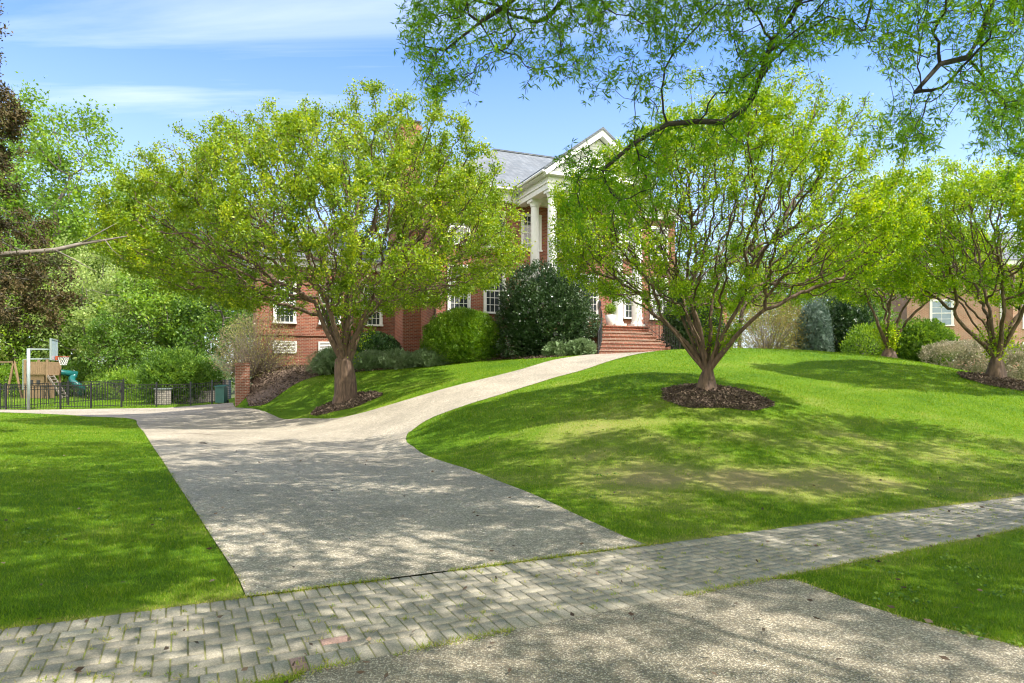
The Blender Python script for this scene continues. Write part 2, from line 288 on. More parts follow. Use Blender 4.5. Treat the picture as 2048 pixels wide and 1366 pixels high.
def pavermat():
    m, nt, N, L = newmat('concrete_paver'); o = N.new('ShaderNodeOutputMaterial'); b = N.new('ShaderNodeBsdfPrincipled'); L.new(b.outputs[0], o.inputs[0])
    g = N.new('ShaderNodeNewGeometry'); a = N.new('ShaderNodeAttribute'); a.attribute_name = 'tint'
    r = ramp(N, [(0, (.21, .192, .16)), (.5, (.268, .244, .202)), (.9, (.345, .315, .262)), (.93, (.31, .20, .175)), (1, (.31, .20, .175))]); L.new(a.outputs['Fac'], r.inputs[0])
    n = N.new('ShaderNodeTexNoise'); n.inputs['Scale'].default_value = 2.2; n.inputs['Detail'].default_value = 10; n.inputs['Roughness'].default_value = .7; L.new(g.outputs['Position'], n.inputs['Vector'])
    r2 = ramp(N, [(.3, (.74, .74, .72)), (.7, (1.18, 1.17, 1.14))]); L.new(n.outputs[0], r2.inputs[0])
    v = N.new('ShaderNodeTexVoronoi'); v.inputs['Scale'].default_value = 150; L.new(g.outputs['Position'], v.inputs['Vector'])
    sp = N.new('ShaderNodeSeparateColor'); L.new(v.outputs['Color'], sp.inputs[0])
    r3 = ramp(N, [(0, (.62, .62, .6)), (.5, (1, 1, 1)), (1, (1.5, 1.48, 1.42))]); L.new(sp.outputs[0], r3.inputs[0])
    m1 = N.new('ShaderNodeMix'); m1.data_type = 'RGBA'; m1.blend_type = 'MULTIPLY'; m1.inputs['Factor'].default_value = 1; L.new(r.outputs[0], m1.inputs['A']); L.new(r2.outputs[0], m1.inputs['B'])
    m2 = N.new('ShaderNodeMix'); m2.data_type = 'RGBA'; m2.blend_type = 'MULTIPLY'; m2.inputs['Factor'].default_value = .6; L.new(m1.outputs['Result'], m2.inputs['A']); L.new(r3.outputs[0], m2.inputs['B'])
    L.new(m2.outputs['Result'], b.inputs['Base Color']); b.inputs['Roughness'].default_value = .85
    bp = N.new('ShaderNodeBump'); bp.inputs['Strength'].default_value = .4; bp.inputs['Distance'].default_value = .003; L.new(v.outputs['Distance'], bp.inputs['Height']); L.new(bp.outputs[0], b.inputs['Normal'])
    return m
M['paver'] = pavermat()

# ------------------------------------------------------------------ terrain height field
CP = [  # pixel x, pixel y, depth
 (260,835,27.3),(330,930,12.5),(0,823,32),(-200,823,32),(430,808,38),(471,815,32),(455,810,35),(400,813,34),(440,813,32.5),(455,817,30.5),(400,820,30),(0,790,50),(300,793,50),(90,797,42),(440,800,45),
 (590,838,26.3),(700,832,23.6),(760,816,22),(830,795,21.6),(915,771,22.6),(1000,750,24),(1100,722,26.5),(1188,709,28.5),(1330,705,28.8),
 (812,880,17.0),(850,842,16.6),(920,815,18),(1000,790,20),(1070,768,21.7),(1150,745,24),(1290,704,27.5),
 (700,900,15),(600,860,20.8),(750,850,19.6),(690,800,26),(640,812,27),(760,790,26),(700,770,29),(720,742,31),(800,735,31.3),(900,724,31.5),(1000,718,31),(1090,714,30),
 (497,817,31.6),(520,812,31),(503,790,32.3),(508,746,33),(560,745,32.6),(550,737,34.4),(640,740,33),(700,738,33.5),(540,780,31.8),(590,760,31.8),
 (860,905,14.5),(1024,968,10.2),(1150,1030,7.9),(1280,1090,6.5),
 (1410,778,15.5),(1100,850,14),(1300,950,10),(1300,850,13),(1700,950,10),(1500,900,11.5),(2048,880,13),(1990,757,20),(1700,850,14),(1700,785,18),(1600,740,22),(1850,790,17),
 (1250,745,20),(1400,720,23),(1350,698,27.5),(1450,695,27),(1600,699,27),(1785,714,27),(1900,736,26),(2048,764,26),(2300,830,22),(1150,800,17),
]
C = np.array([P(*c) for c in CP])
extra = []
for X in (-40, -30, -20, -12, -8, -4):
    for Y in (-8, 2, 8, 14, 20): 
        if not (X > -6 and Y > 16): extra.append((X, Y, 0))
for t in np.linspace(-12, 34, 24):                      # the brick footpath lies level
    extra.append((t, 5.87 + .474 * t, 0)); extra.append((t, 4.32 + .54 * t, 0)); extra.append((t, 2.6 + .52 * t, -.02)); extra.append((t, 0.3 + .5 * t, -.05))
extra += [(-25, 30, 0), (-20, 36, .05), (-30, 45, .4), (-45, 40, .3), (-20, 55, .7), (-40, 60, 1.2), (-60, 60, 1.5), (-10, 45, 1.6), (-10, 60, 1.5), (0, 60, 2), (20, 60, 2), (60, 60, 1), (60, 30, .5), (40, 30, .9), (60, 5, 0),
          (-6, 36, 2.2), (-2, 36, 2.4), (2, 34, 2.6), (5, 32, 2.65), (9, 33, 2.6), (15, 33, 2.25), (20, 32, 1.8), (26, 34, 1.2), (10, 40, 2.6), (20, 45, 2.0), (32, 45, 1.3), (-60, 10, 0), (-60, -10, 0), (60, -10, 0), (0, 100, 2), (-80, 100, 2), (80, 100, 1)]
C = np.vstack([C, np.array(extra)])
D = np.sqrt(((C[:, None, :2] - C[None, :, :2]) ** 2).sum(-1)) + 0.0
Am = np.zeros((len(C) + 1, len(C) + 1)); Am[:-1, :-1] = -D - np.eye(len(C)) * .15; Am[-1, :-1] = 1; Am[:-1, -1] = 1
wgt = np.linalg.solve(Am, np.append(C[:, 2], 0))
GX0, GY0, GS = -90.0, -20.0, .5
gx = np.arange(GX0, 90.01, GS); gy = np.arange(GY0, 110.01, GS)
XX, YY = np.meshgrid(gx, gy); HG = np.full(XX.shape, wgt[-1])
for i in range(len(C)): HG -= wgt[i] * np.sqrt((XX - C[i, 0]) ** 2 + (YY - C[i, 1]) ** 2)
k = np.array([1, 4, 6, 4, 1.]) / 16
for _ in range(1):
    HG = np.apply_along_axis(lambda a: np.convolve(np.pad(a, 2, mode='edge'), k, 'valid'), 0, HG); HG = np.apply_along_axis(lambda a: np.convolve(np.pad(a, 2, mode='edge'), k, 'valid'), 1, HG)
_pl = (XX + 12.75) * math.cos(R(22.6)) + (YY - 32.0) * math.sin(R(22.6))      # the brick wall end holds the slope back
_m = (_pl < 0) & (YY > 31.6) & (YY < 40) & (XX > -24); HG[_m] = np.minimum(HG[_m], .16)
def H(x, y):
    x = np.asarray(x, float); y = np.asarray(y, float)
    fx = np.clip((x - GX0) / GS, 0, len(gx) - 1.001); fy = np.clip((y - GY0) / GS, 0, len(gy) - 1.001)
    i = fx.astype(int); j = fy.astype(int); a = fx - i; b = fy - j
    return (HG[j, i] * (1 - a) + HG[j, i + 1] * a) * (1 - b) + (HG[j + 1, i] * (1 - a) + HG[j + 1, i + 1] * a) * b
def G(px, py, zmin=1.5, zmax=75):
    """first point of the ground seen through a photo pixel"""
    Z = np.concatenate([np.arange(zmin, 30, .02), np.arange(30, zmax, .05)]); X = (px - 1024) / F * Z; z = EYE - (py - HY) / F * Z
    d = z - H(X, Z); w = np.where(d <= 0)[0]
    i = w[0] if len(w) else np.argmin(d[Z > 20]) + (Z <= 20).sum()
    return np.array([X[i], Z[i], float(H(X[i], Z[i]))])
def onground(X, Y, dz=0): return (X, Y, float(H(X, Y)) + dz)

def inpoly(x, y, poly):
    poly = np.asarray(poly); c = np.zeros(np.shape(x), bool); n = len(poly); j = n - 1
    for i in range(n):
        xi, yi = poly[i][:2]; xj, yj = poly[j][:2]
        c ^= ((yi > y) != (yj > y)) & (x < (xj - xi) * (y - yi) / (yj - yi + 1e-12) + xi); j = i
    return c
def smoothline(pts, n=6):
    """Catmull-Rom through 2-D points"""
    pts = [np.array(p[:2], float) for p in pts]; out = []
    for i in range(len(pts) - 1):
        p0 = pts[max(i - 1, 0)]; p1 = pts[i]; p2 = pts[i + 1]; p3 = pts[min(i + 2, len(pts) - 1)]
        for t in np.linspace(0, 1, n, endpoint=False):
            out.append(.5 * ((2 * p1) + (-p0 + p2) * t + (2 * p0 - 5 * p1 + 4 * p2 - p3) * t * t + (-p0 + 3 * p1 - 3 * p2 + p3) * t ** 3))
    out.append(pts[-1]); return out

def far_e(x): return 5.87 + .474 * x
def near_e(x): return 4.32 + .541 * x if x < 14 else 4.32 + .541 * 14 + .474 * (x - 14)
# driveway with the walk that climbs to the steps
left = [G(*p) for p in ((470, 1148), (420, 1070), (375, 1000), (330, 930), (300, 885), (275, 850))]
left = [np.array([-1.93, far_e(-1.93)])] + left
bend = [G(262, 838), np.array([-18.0, 28.9]), np.array([-20.5, 30.6]), np.array([-26, 31.6]), np.array([-40, 32.0])]
back = [np.array([-40, 33.2]), np.array([-23.5, 33.4]), np.array([-18, 35.6]), np.array([-16, 37.6]), np.array([-15.2, 37.2]), np.array([-14.35, 35.15]), np.array([-12.97, 32.0])]
up = [G(497, 817), G(540, 828), G(590, 838), G(650, 838), G(700, 832), G(760, 816), G(830, 795), G(915, 771), G(1000, 750), G(1100, 722), G(1150, 713), G(1188, 709)]
dn = [G(1310, 703), G(1250, 714), G(1150, 745), G(1070, 768), G(1000, 790), G(920, 815), G(860, 838), G(826, 860), G(812, 880), G(832, 899), G(880, 922), G(950, 945), G(1050, 984), G(1165, 1037), G(1250, 1076)]
DRIVE = smoothline(left + bend) + [p[:2] for p in back] + smoothline(up, 5) + [np.array([6.6, 31.2])] + smoothline(dn, 5) + [np.array([1.28, far_e(1.28)])]
ts = np.linspace(-14, 40, 55)
WALK = [(t, far_e(t)) for t in ts] + [(t, near_e(t)) for t in ts[::-1]]
apr = [G(1590, 1160), G(1650, 1183), G(1720, 1208), G(1850, 1248), G(2048, 1297)]
apl = [np.array([-1.6, -3]), np.array([-1.35, 2.4]), np.array([-1.28, 3.1]), np.array([-1.12, near_e(-1.12)])]
APRON = [np.array([9, -3])] + [p[:2] for p in [np.array([4.6, 3.2])] + apr[::-1]][0:0] + [np.array([6.2, 3.35])] + smoothline([p for p in apr[::-1]], 5) + [(2.02, near_e(2.02))] + [(t, near_e(t)) for t in (1, 0, -1)] + smoothline(apl[::-1], 4)
BED = [p[:2] for p in (G(498, 812), G(520, 812), G(548, 798), G(580, 775), G(620, 757), G(660, 748))] + [G(700, 745)[:2], G(760, 741)[:2], G(850, 731)[:2], G(930, 724)[:2], G(1010, 719)[:2], G(1090, 716)[:2], G(1186, 709)[:2], np.array([4, 31.5]), np.array([2, 36]), np.array([-13.5, 38]), np.array([-13.9, 35.3]), np.array([-12.55, 32.2])]
BED = smoothline(BED[:13], 3) + BED[13:]
def ring(cx, cy, rx, ry, seed, n=40):
    return [(cx + rx * math.cos(a) * (1 + .10 * math.sin(3 * a + seed) + .06 * math.sin(7 * a + 2 * seed)), cy + ry * math.sin(a) * (1 + .10 * math.sin(2 * a + seed) + .07 * math.sin(5 * a))) for a in np.linspace(0, 2 * math.pi, n, endpoint=False)]
TA = G(690, 799); TB = G(1412, 778); TD = G(1990, 757)
TA = np.array([-6.36, 26.0, 0]); TB = np.array([4.4, 15.5, 0]); TD = np.array([14.15, 20.0, 0]); TC = np.array([15.05, 27.3, 0])
RINGS = [ring(TA[0] + .05, TA[1] - .3, 1.25, 1.2, 1), ring(TB[0] + .05, TB[1] - .3, 1.15, 1.2, 2), ring(TD[0] + .15, TD[1] - .25, 1.1, 1.35, 3)]
REG = [('driveway', DRIVE), ('footpath', WALK), ('apron', APRON), ('bed', BED), ('ring0', RINGS[0]), ('ring1', RINGS[1]), ('ring2', RINGS[2])]

pts = []; edges = []
def addpoly(poly):
    b = len(pts); n = len(poly)
    for p in poly: pts.append((float(p[0]), float(p[1])))
    for i in range(n): edges.append((b + i, b + (i + 1) % n))
for _, p in REG: addpoly(p)
y = -3.0; rows = []
while y < 110:
    rows.append(y); y += .35 if y < 4 else max(.3, .032 * y)
for y in rows:
    sx = max(.35, .035 * abs(y)); w = max(12, 1.1 * abs(y) + 6)
    for x in np.arange(-w, w, sx): pts.append((float(x + random.uniform(-.1, .1) * sx), float(y + random.uniform(-.1, .1) * sx)))
for a in np.linspace(0, 2 * math.pi, 24, endpoint=False):
    for r in (170, 300, 600, 1200): pts.append((r * math.cos(a), r * math.sin(a)))
for x in np.arange(-80, 81, 8):
    for y in (-60, -30, -15, -8): pts.append((float(x), float(y)))
res = delaunay_2d_cdt([Vector(p) for p in pts], edges, [], 0, 1e-4)
V2 = np.array([(v[0], v[1]) for v in res[0]]); T = np.array([f for f in res[2] if len(f) == 3])
cen = V2[T].mean(1); lab = np.full(len(T), -1)
for i, (nm, p) in enumerate(REG): lab[inpoly(cen[:, 0], cen[:, 1], p)] = i
Z3 = H(V2[:, 0], V2[:, 1]); far = np.hypot(V2[:, 0], V2[:, 1]) > 120; Z3[far] = 1.0
V3 = np.column_stack([V2, Z3])
def drymap(x, y):
    """0 fresh green .. 1 straw; where the turf is thin or dry"""
    d = .10 + .46 * fbm(x, y, .55, 3) + .42 * (fbm(x, y, 2.6, 9) - .5)
    g = lambda cx, cy, sx, sy: np.exp(-((x - cx) / sx) ** 2 - ((y - cy) / sy) ** 2)
    dr = .95 * g(2.6, 10.0, 2.6, 1.8) + .8 * g(4.6, 9.6, 2.2, 1.0) + .7 * g(1.6, 13.2, 1.8, 1.6) + .8 * g(8.5, 12.0, 3.2, 1.3) + .6 * g(-2.2, 5.4, .5, .5) + .5 * g(5.5, 12.8, 2.4, 1.0)
    dr = dr * np.clip(-.35 + 2.6 * fbm(x, y, 1.7, 21, 5), 0, 1.3)
    de = np.minimum(np.abs(y - (5.87 + .474 * x)), np.abs(y - (4.32 + .541 * x))) * .88
    return np.clip(d + .37 * dr + .20 * (fbm(x, y, 7.0, 51, 3) - .5) + .45 * np.exp(-de / .07) * (.4 + fbm(x, y, 3, 41, 2)), 0, 1)
def sub(name, mask, mat, dz=0, tint=None, label=None):
    t = T[mask]; u, inv = np.unique(t, return_inverse=True); v = V3[u].copy(); v[:, 2] += dz
    o = npmesh(name, v, inv.reshape(-1, 3), mat, tint=None if tint is None else tint[u], smooth=True); tag(o, kind='structure'); return o
dry = drymap(V2[:, 0], V2[:, 1])
wood = (cen[:, 1] > 46 + 3 * np.sin(cen[:, 0] * .35)) 
sub('lawn', (lab == -1) & ~wood, M['lawn'], 0, dry)
sub('earth', lab >= -1, M['soil'], -.035)
sub('woodland_floor', (lab == -1) & wood, M['soil'])
sub('driveway', lab == 0, M['drive'], .012)
sub('driveway_apron', lab == 2, M['apron'], .004)
sub('footpath_base', lab == 1, M['joint'], -.003)
sub('garden_bed', lab == 3, M['mulch'], .02)
for k_ in (4, 5, 6):
    t = T[lab == k_]; u, inv = np.unique(t, return_inverse=True); v = V3[u].copy(); c = (TA, TB, TD)[k_ - 4]
    rr = np.hypot(v[:, 0] - c[0], v[:, 1] - c[1]); v[:, 2] += .01 + .07 * np.clip(1 - rr / 1.2, 0, 1)
    o = npmesh('mulch_bed', v, inv.reshape(-1, 3), M['mulch'], smooth=True); tag(o, kind='structure')

# ------------------------------------------------------------------ mulch chips (uncountable)
def leafquads(Cn, ln, wd, rg, up=0.0, dirs=None, flat=0.0):
    n = len(Cn); d = rg.normal(size=(n, 3)) if dirs is None else dirs + rg.normal(size=(n, 3)) * .35
    d[:, 2] = d[:, 2] * (1 - flat) + up; d /= np.linalg.norm(d, axis=1)[:, None] + 1e-9
    q = rg.normal(size=(n, 3)); q[:, 2] *= (1 - flat); s = np.cross(d, q); 
    if flat > 0: s[:, 2] *= (1 - flat)
    s /= np.linalg.norm(s, axis=1)[:, None] + 1e-9
    ln = np.broadcast_to(ln, n)[:, None] * rg.uniform(.7, 1.25, (n, 1)); wd = np.broadcast_to(wd, n)[:, None] * rg.uniform(.8, 1.2, (n, 1))
    nrm = np.cross(d, s)
    a = Cn; b = Cn + d * ln * .45 + s * wd / 2 + nrm * ln * .06; c = Cn + d * ln; e = Cn + d * ln * .45 - s * wd / 2 + nrm * ln * .06
    V = np.stack([a, b, c, e], 1).reshape(-1, 3); Fq = np.arange(4 * n).reshape(-1, 4); return V, Fq
def chips(polys, n, name, label):
    allx = []
    for poly, kf in polys:
        p = np.array([q[:2] for q in poly]); lo = p.min(0); hi = p.max(0); m = int(n * kf)
        xy = rng.uniform(lo, hi, (m, 2)); xy = xy[inpoly(xy[:, 0], xy[:, 1], poly)]; allx.append(xy)
    xy = np.vstack(allx); z = H(xy[:, 0], xy[:, 1]) + .035 + rng.uniform(0, .02, len(xy))
    for c in (TA, TB, TD): z += .07 * np.clip(1 - np.hypot(xy[:, 0] - c[0], xy[:, 1] - c[1]) / 1.2, 0, 1)
    sz = .035 + .0025 * xy[:, 1]
    V, Q = leafquads(np.column_stack([xy, z]), sz, sz * .4, rng, 0, None, .55)
    o = npmesh(name, V, Q, M['mulch_chip'], tint=rng.random(len(Q))); tag(o, label, 'mulch', kind='stuff')
chips([(RINGS[0], 1), (RINGS[1], 1.6), (RINGS[2], 1.2), (BED, 6)], 9000, 'mulch_chips', 'dark brown shredded bark mulch around the tree trunks and in the house bed')

# ------------------------------------------------------------------ footpath pavers
def build_pavers():
    V = []; Fc = []; tn = []
    W0 = 1.27; brd = .185; NC = 10; cell = (W0 - 2 * brd) / NC; dirx = 1 / math.hypot(1, .474)
    def mp(s, t):
        x = s * dirx; f = np.array([x, far_e(x)]); nx = x + t / W0 * .0
        # across direction: straight line from far edge to near edge, perpendicular-ish
        x2 = x + (far_e(x) - near_e(x)) * .38; nn = np.array([x2, near_e(x2)])
        return f + (nn - f) * (t / W0)
    def brick(s0, s1, t0, t1, tint=None):
        g = .0045; b = .004
        c = [(s0 + g, t0 + g), (s1 - g, t0 + g), (s1 - g, t1 - g), (s0 + g, t1 - g)]
        ci = [(s0 + g + b, t0 + g + b), (s1 - g - b, t0 + g + b), (s1 - g - b, t1 - g - b), (s0 + g + b, t1 - g - b)]
        base = len(V); hz = random.gauss(0, .0009); tx = random.gauss(0, .006); ty = random.gauss(0, .006); cx = (s0 + s1) / 2; cy = (t0 + t1) / 2
        for lst, dz in ((c, -.02), (c, -.004), (ci, .001)):
            for s, t in lst:
                p = mp(s, t); V.append((p[0], p[1], float(H(p[0], p[1])) + .004 + hz + dz + (s - cx) * tx + (t - cy) * ty))
        for a, bq in ((0, 4), (4, 8)):
            for i in range(4): j = (i + 1) % 4; Fc.append((base + a + i, base + a + j, base + bq + j, base + bq + i))
        Fc.append((base + 8, base + 9, base + 10, base + 11))
        pc = mp(cx, cy)
        if min(math.hypot(pc[0] + 1.05, pc[1] - 4.19), math.hypot(pc[0] + 1.22, pc[1] - 3.82)) < .065: tint = .97
        if tint is None: tint = min(.88, max(0, random.gauss(.5, .13)))
        tn.extend([tint] * 9)
    s = -5.5
    smax = 24
    i = 0
    while s < smax:
        w = cell * 1.02 * random.uniform(.99, 1.01)
        brick(s, s + w, 0, brd, min(.88, max(0, random.gauss(.6, .1)))); brick(s, s + w, W0 - brd, W0, min(.88, max(0, random.gauss(.64, .1))))
        s += w
    n0 = int(-5.5 / cell); n1 = int(smax / cell)
    for x in range(n0, n1):
        for yy in range(-2, NC + 1):
            n = (x - yy) % 4
            if n == 0: r = (x, x + 2, yy, yy + 1)
            elif n == 3: r = (x, x + 1, yy, yy + 2)
            else: continue
            t0 = max(r[2], 0); t1 = min(r[3], NC)
            if t1 <= t0: continue
            red = None
            if (x, yy) in ((-3, 5), (-3, 6), (-2, 6)): red = None
            brick(r[0] * cell, r[1] * cell, brd + t0 * cell, brd + t1 * cell, red)
    V_ = np.array(V); o = npmesh('brick_footpath', V_, np.array(Fc), M['paver'], tint=np.array(tn)); tag(o, kind='structure')
build_pavers()

# ------------------------------------------------------------------ grass blades
def lawn_mask(x, y, grow=0.0):
    m = np.ones(len(x), bool)
    for nm, p in REG: m &= ~inpoly(x, y, p)
    return m
def grass(n, z0, z1):
    Z = np.exp(rng.uniform(math.log(z0), math.log(z1), n)); X = rng.uniform(-1, 1, n) * (.84 * Z + .8)
    jx = .035 * (vnoise(X, Z, 9, 4) - .5) * 2; m = lawn_mask(X + jx, Z + jx) & (Z < 46); X = X[m]; Z = Z[m]; n = len(X)
    d = drymap(X, Z); thin = rng.random(n) > np.clip((d - .45) * 1.5, 0, .72); X = X[thin]; Z = Z[thin]; d = d[thin]; n = len(X)
    z = H(X, Z) - .004
    cl = fbm(X, Z, 3.0, 33, 3)
    tall = rng.random(n) < .06; ln = (.018 + .030 * cl) * np.where(tall, 1.5, 1) * rng.uniform(.6, 1.4, n) * (1 - .45 * np.clip((d - .5) * 2, 0, 1)) * np.where(Z > 14, 1.15, 1)
    wd = .0035 * np.maximum(1, Z / 4.5) * rng.uniform(.7, 1.4, n)
    az = rng.uniform(0, 2 * np.pi, n); lean = rng.uniform(.2, 1.6, n); b = np.column_stack([X, Z, z])
    d3 = np.column_stack([np.cos(az) * lean, np.sin(az) * lean, np.ones(n)]); d3 /= np.linalg.norm(d3, axis=1)[:, None]
    sa = az + np.pi / 2 + rng.normal(0, .5, n); s = np.column_stack([np.cos(sa), np.sin(sa), np.zeros(n)])
    V = np.stack([b - s * wd[:, None] / 2, b + s * wd[:, None] / 2, b + d3 * ln[:, None]], 1).reshape(-1, 3)
    t = np.clip(d * 1.0 + rng.normal(0, .22, n), 0, 1)
    o = npmesh('lawn_grass', V, np.arange(3 * n).reshape(-1, 3), M['grass_blade'], tint=t)
    tag(o, 'short mown green grass with straw patches covering the lawns', 'grass', kind='stuff')
grass(1500000, 1.9, 45)
def weeds():
    c = []
    for _ in range(420):
        Z = math.exp(rng.uniform(math.log(3), math.log(14))); X = rng.uniform(-.8, .8) * Z
        if not lawn_mask(np.array([X]), np.array([Z]))[0] or fbm(X, Z, .8, 66, 2) < .5: continue
        for _ in range(rng.integers(8, 26)): q = rng.normal(0, .045, 2); c.append((X + q[0], Z + q[1], float(H(X, Z)) + .022))
    c = np.array(c); V, Q = leafquads(c, .028, .022, rng, .1, None, .6)
    o = npmesh('clover', V, Q, M['lf_forest2'], tint=rng.random(len(Q))); tag(o, 'small dark green clover and weed patches scattered through the near lawns', 'clover', kind='stuff')
weeds()
def tufts():
    """straw and moss tufts in the joints and along the paving edges"""
    c = []
    def along(poly, n, spread, a=0, b=None):
        p = np.array([q[:2] for q in poly])[a:b]; seg = np.diff(p, axis=0); L_ = np.linalg.norm(seg, axis=1); cs = np.concatenate([[0], np.cumsum(L_)])
        for t in rng.uniform(0, cs[-1], n):
            i = min(np.searchsorted(cs, t) - 1, len(seg) - 1); q = p[i] + seg[i] * ((t - cs[i]) / L_[i]) + rng.normal(0, spread, 2)
            if fbm(q[0], q[1], 2.0, 5, 2) > .40 and q[1] < 14: c.append(q)
    fe = [(t, far_e(t)) for t in np.linspace(-6, 14, 80)]; ne = [(t, near_e(t)) for t in np.linspace(-5, 12, 80)]
    along(fe, 9000, .022); along(ne, 7000, .020); 
    fd = [(t, far_e(t)) for t in np.linspace(-1.9, 1.3, 20)]; along(fd, 2600, .015)
    along(DRIVE, 14000, .022); along(APRON, 9000, .025)
    for _ in range(420):
        x = rng.uniform(-4, 8); t = rng.uniform(.05, .95); q = np.array([x, far_e(x) * (1 - t) + near_e(x) * t]); k_ = rng.integers(4, 22)
        for _ in range(k_): c.append(q + rng.normal(0, .014, 2))
    c = np.array(c); n = len(c); z = H(c[:, 0], c[:, 1])
    V, Q = leafquads(np.column_stack([c, z]), .034, .0045, rng, .7)
    o = npmesh('edge_grass', V, Q, M['grass_blade'], tint=np.clip(rng.normal(.75, .2, n), 0, 1)); tag(o, 'thin straw and moss tufts growing in the paving joints', 'grass', kind='stuff')
tufts()

# ------------------------------------------------------------------ vegetation engine
def grow(roots, att, step, infl, kill, iters, rg, up=.1, jit=.25, maxch=3):
    """roots: list of (pos, parent). returns positions, parents"""
    Pn = [np.array(p, float) for p, _ in roots]; par = [q for _, q in roots]; ch = [[] for _ in Pn]
    for i, q in enumerate(par):
        if q >= 0: ch[q].append(Pn[i])
    A = np.asarray(att, float); NP = np.array(Pn); 
    dist = np.full(len(A), 1e9); nn = np.zeros(len(A), int)
    for s in range(0, len(NP), 400):
        d = np.linalg.norm(A[:, None] - NP[None, s:s + 400], axis=2); j = d.argmin(1); dd = d[np.arange(len(A)), j]; b = dd < dist; dist[b] = dd[b]; nn[b] = j[b] + s
    alive = np.ones(len(A), bool)
    for it in range(iters):
        act = np.where(alive & (dist < infl))[0]
        if not len(act):
            if not alive.any(): break
            infl *= 1.4; 
            if infl > 60: break
            continue
        acc = {}
        vec = A[act] - np.array([Pn[i] for i in nn[act]]); vec /= np.linalg.norm(vec, axis=1)[:, None] + 1e-9
        for v, i in zip(vec, nn[act]):
            if i in acc: acc[i] += v
            else: acc[i] = v.copy()
        new = []
        for i, v in acc.items():
            if len(ch[i]) >= maxch: alive[act[nn[act] == i]] &= (rg.random((nn[act] == i).sum()) > .5); continue
            v = v / (np.linalg.norm(v) + 1e-9) + rg.normal(0, jit, 3) + np.array([0, 0, up]); v /= np.linalg.norm(v) + 1e-9; q = Pn[i] + v * step
            if any(np.linalg.norm(q - c) < .35 * step for c in ch[i]): 
                m = act[nn[act] == i]; alive[m] &= rg.random(len(m)) > .3; continue
            ch[i].append(q); new.append((q, i))
        if not new: continue
        b0 = len(Pn)
        for q, i in new: Pn.append(q); par.append(i); ch.append([])
        Q = np.array([q for q, _ in new]); al = np.where(alive)[0]
        d = np.linalg.norm(A[al][:, None] - Q[None], axis=2); j = d.argmin(1); dd = d[np.arange(len(al)), j]; b = dd < dist[al]; dist[al[b]] = dd[b]; nn[al[b]] = j[b] + b0
        alive &= dist > kill
    return np.array(Pn), np.array(par)
def radii(Pn, par, tip, e=2.3, rmax=1e9):
    n = len(Pn); acc = np.zeros(n); r = np.zeros(n); dep = np.zeros(n, int); order = range(n - 1, -1, -1)
    for i in order:
        r[i] = max(tip, acc[i] ** (1 / e) if acc[i] > 0 else tip)
        p = par[i]
        if p >= 0: acc[p] += r[i] ** e; dep[p] = max(dep[p], dep[i] + 1)
    return np.minimum(r, rmax), dep
def limbmesh(Pn, par, r, rmin=0, wob=None):
    n = len(Pn); kids = [[] for _ in range(n)]
    for i, p in enumerate(par):
        if p >= 0: kids[p].append(i)
    V = []; Fc = []
    starts = [(i, -1) for i in range(n) if par[i] < 0]
    while starts:
        i, p = starts.pop(); chain = ([p] if p >= 0 else []) + [i]
        if p >= 0 and r[i] < rmin: continue
        while kids[chain[-1]]:
            ks = sorted(kids[chain[-1]], key=lambda k: -r[k])
            for k in ks[1:]: starts.append((k, chain[-1]))
            chain.append(ks[0])
        rad = [r[c] for c in chain]
        if p >= 0: rad[0] = min(r[p], r[i] * 1.25)
        big = max(rad); ns = 12 if big > .12 else (8 if big > .04 else (5 if big > .012 else 3))
        pt = Pn[chain]; b = len(V)
        for a in range(len(chain)):
            d = pt[min(a + 1, len(chain) - 1)] - pt[max(a - 1, 0)]; d /= np.linalg.norm(d) + 1e-9
            u = np.array([0, 0, 1.]) if abs(d[2]) < .85 else np.array([1., 0, 0]); x = np.cross(d, u); x /= np.linalg.norm(x); yv = np.cross(d, x)
            for k in range(ns):
                an = 2 * math.pi * k / ns; rr = rad[a]
                if wob and rr > .05: rr *= 1 + wob * math.sin(an * 3 + pt[a][2] * 1.1) + wob * .6 * math.sin(an * 5 - pt[a][2] * 2)
                V.append(pt[a] + (x * math.cos(an) + yv * math.sin(an)) * rr)
        for a in range(len(chain) - 1):
            for k in range(ns): k2 = (k + 1) % ns; Fc.append((b + a * ns + k, b + a * ns + k2, b + (a + 1) * ns + k2, b + (a + 1) * ns + k))
    return np.array(V), np.array(Fc)
def leaves_at(Pn, dep, par, maxdep, per, sd, ln, wd, rg, up=.15, droop=0, prob=None, clump=1.3):
    idx = np.where((dep <= maxdep) & (par >= 0))[0]
    if prob is not None: idx = idx[rg.random(len(idx)) < prob]
    amt = rg.gamma(1.6, 1 / 1.6, len(idx)) * np.clip(2.6 * (fbm(Pn[idx, 0] + .6 * Pn[idx, 2], Pn[idx, 1] + .8 * Pn[idx, 2], clump, 13, 2) - .5) + 1.0, .12, 2.2)
    rep = np.repeat(idx, rg.poisson(per * amt)); t = rg.random((len(rep), 1)); c = Pn[rep] * (1 - t) + Pn[par[rep]] * t + rg.normal(0, sd, (len(rep), 3)); c[:, 2] -= droop * rg.random(len(rep))
    V, Q = leafquads(c, ln, wd, rg, up)
    cl = rg.normal(0, .13, len(Pn))[rep]
    return V, Q, c, cl
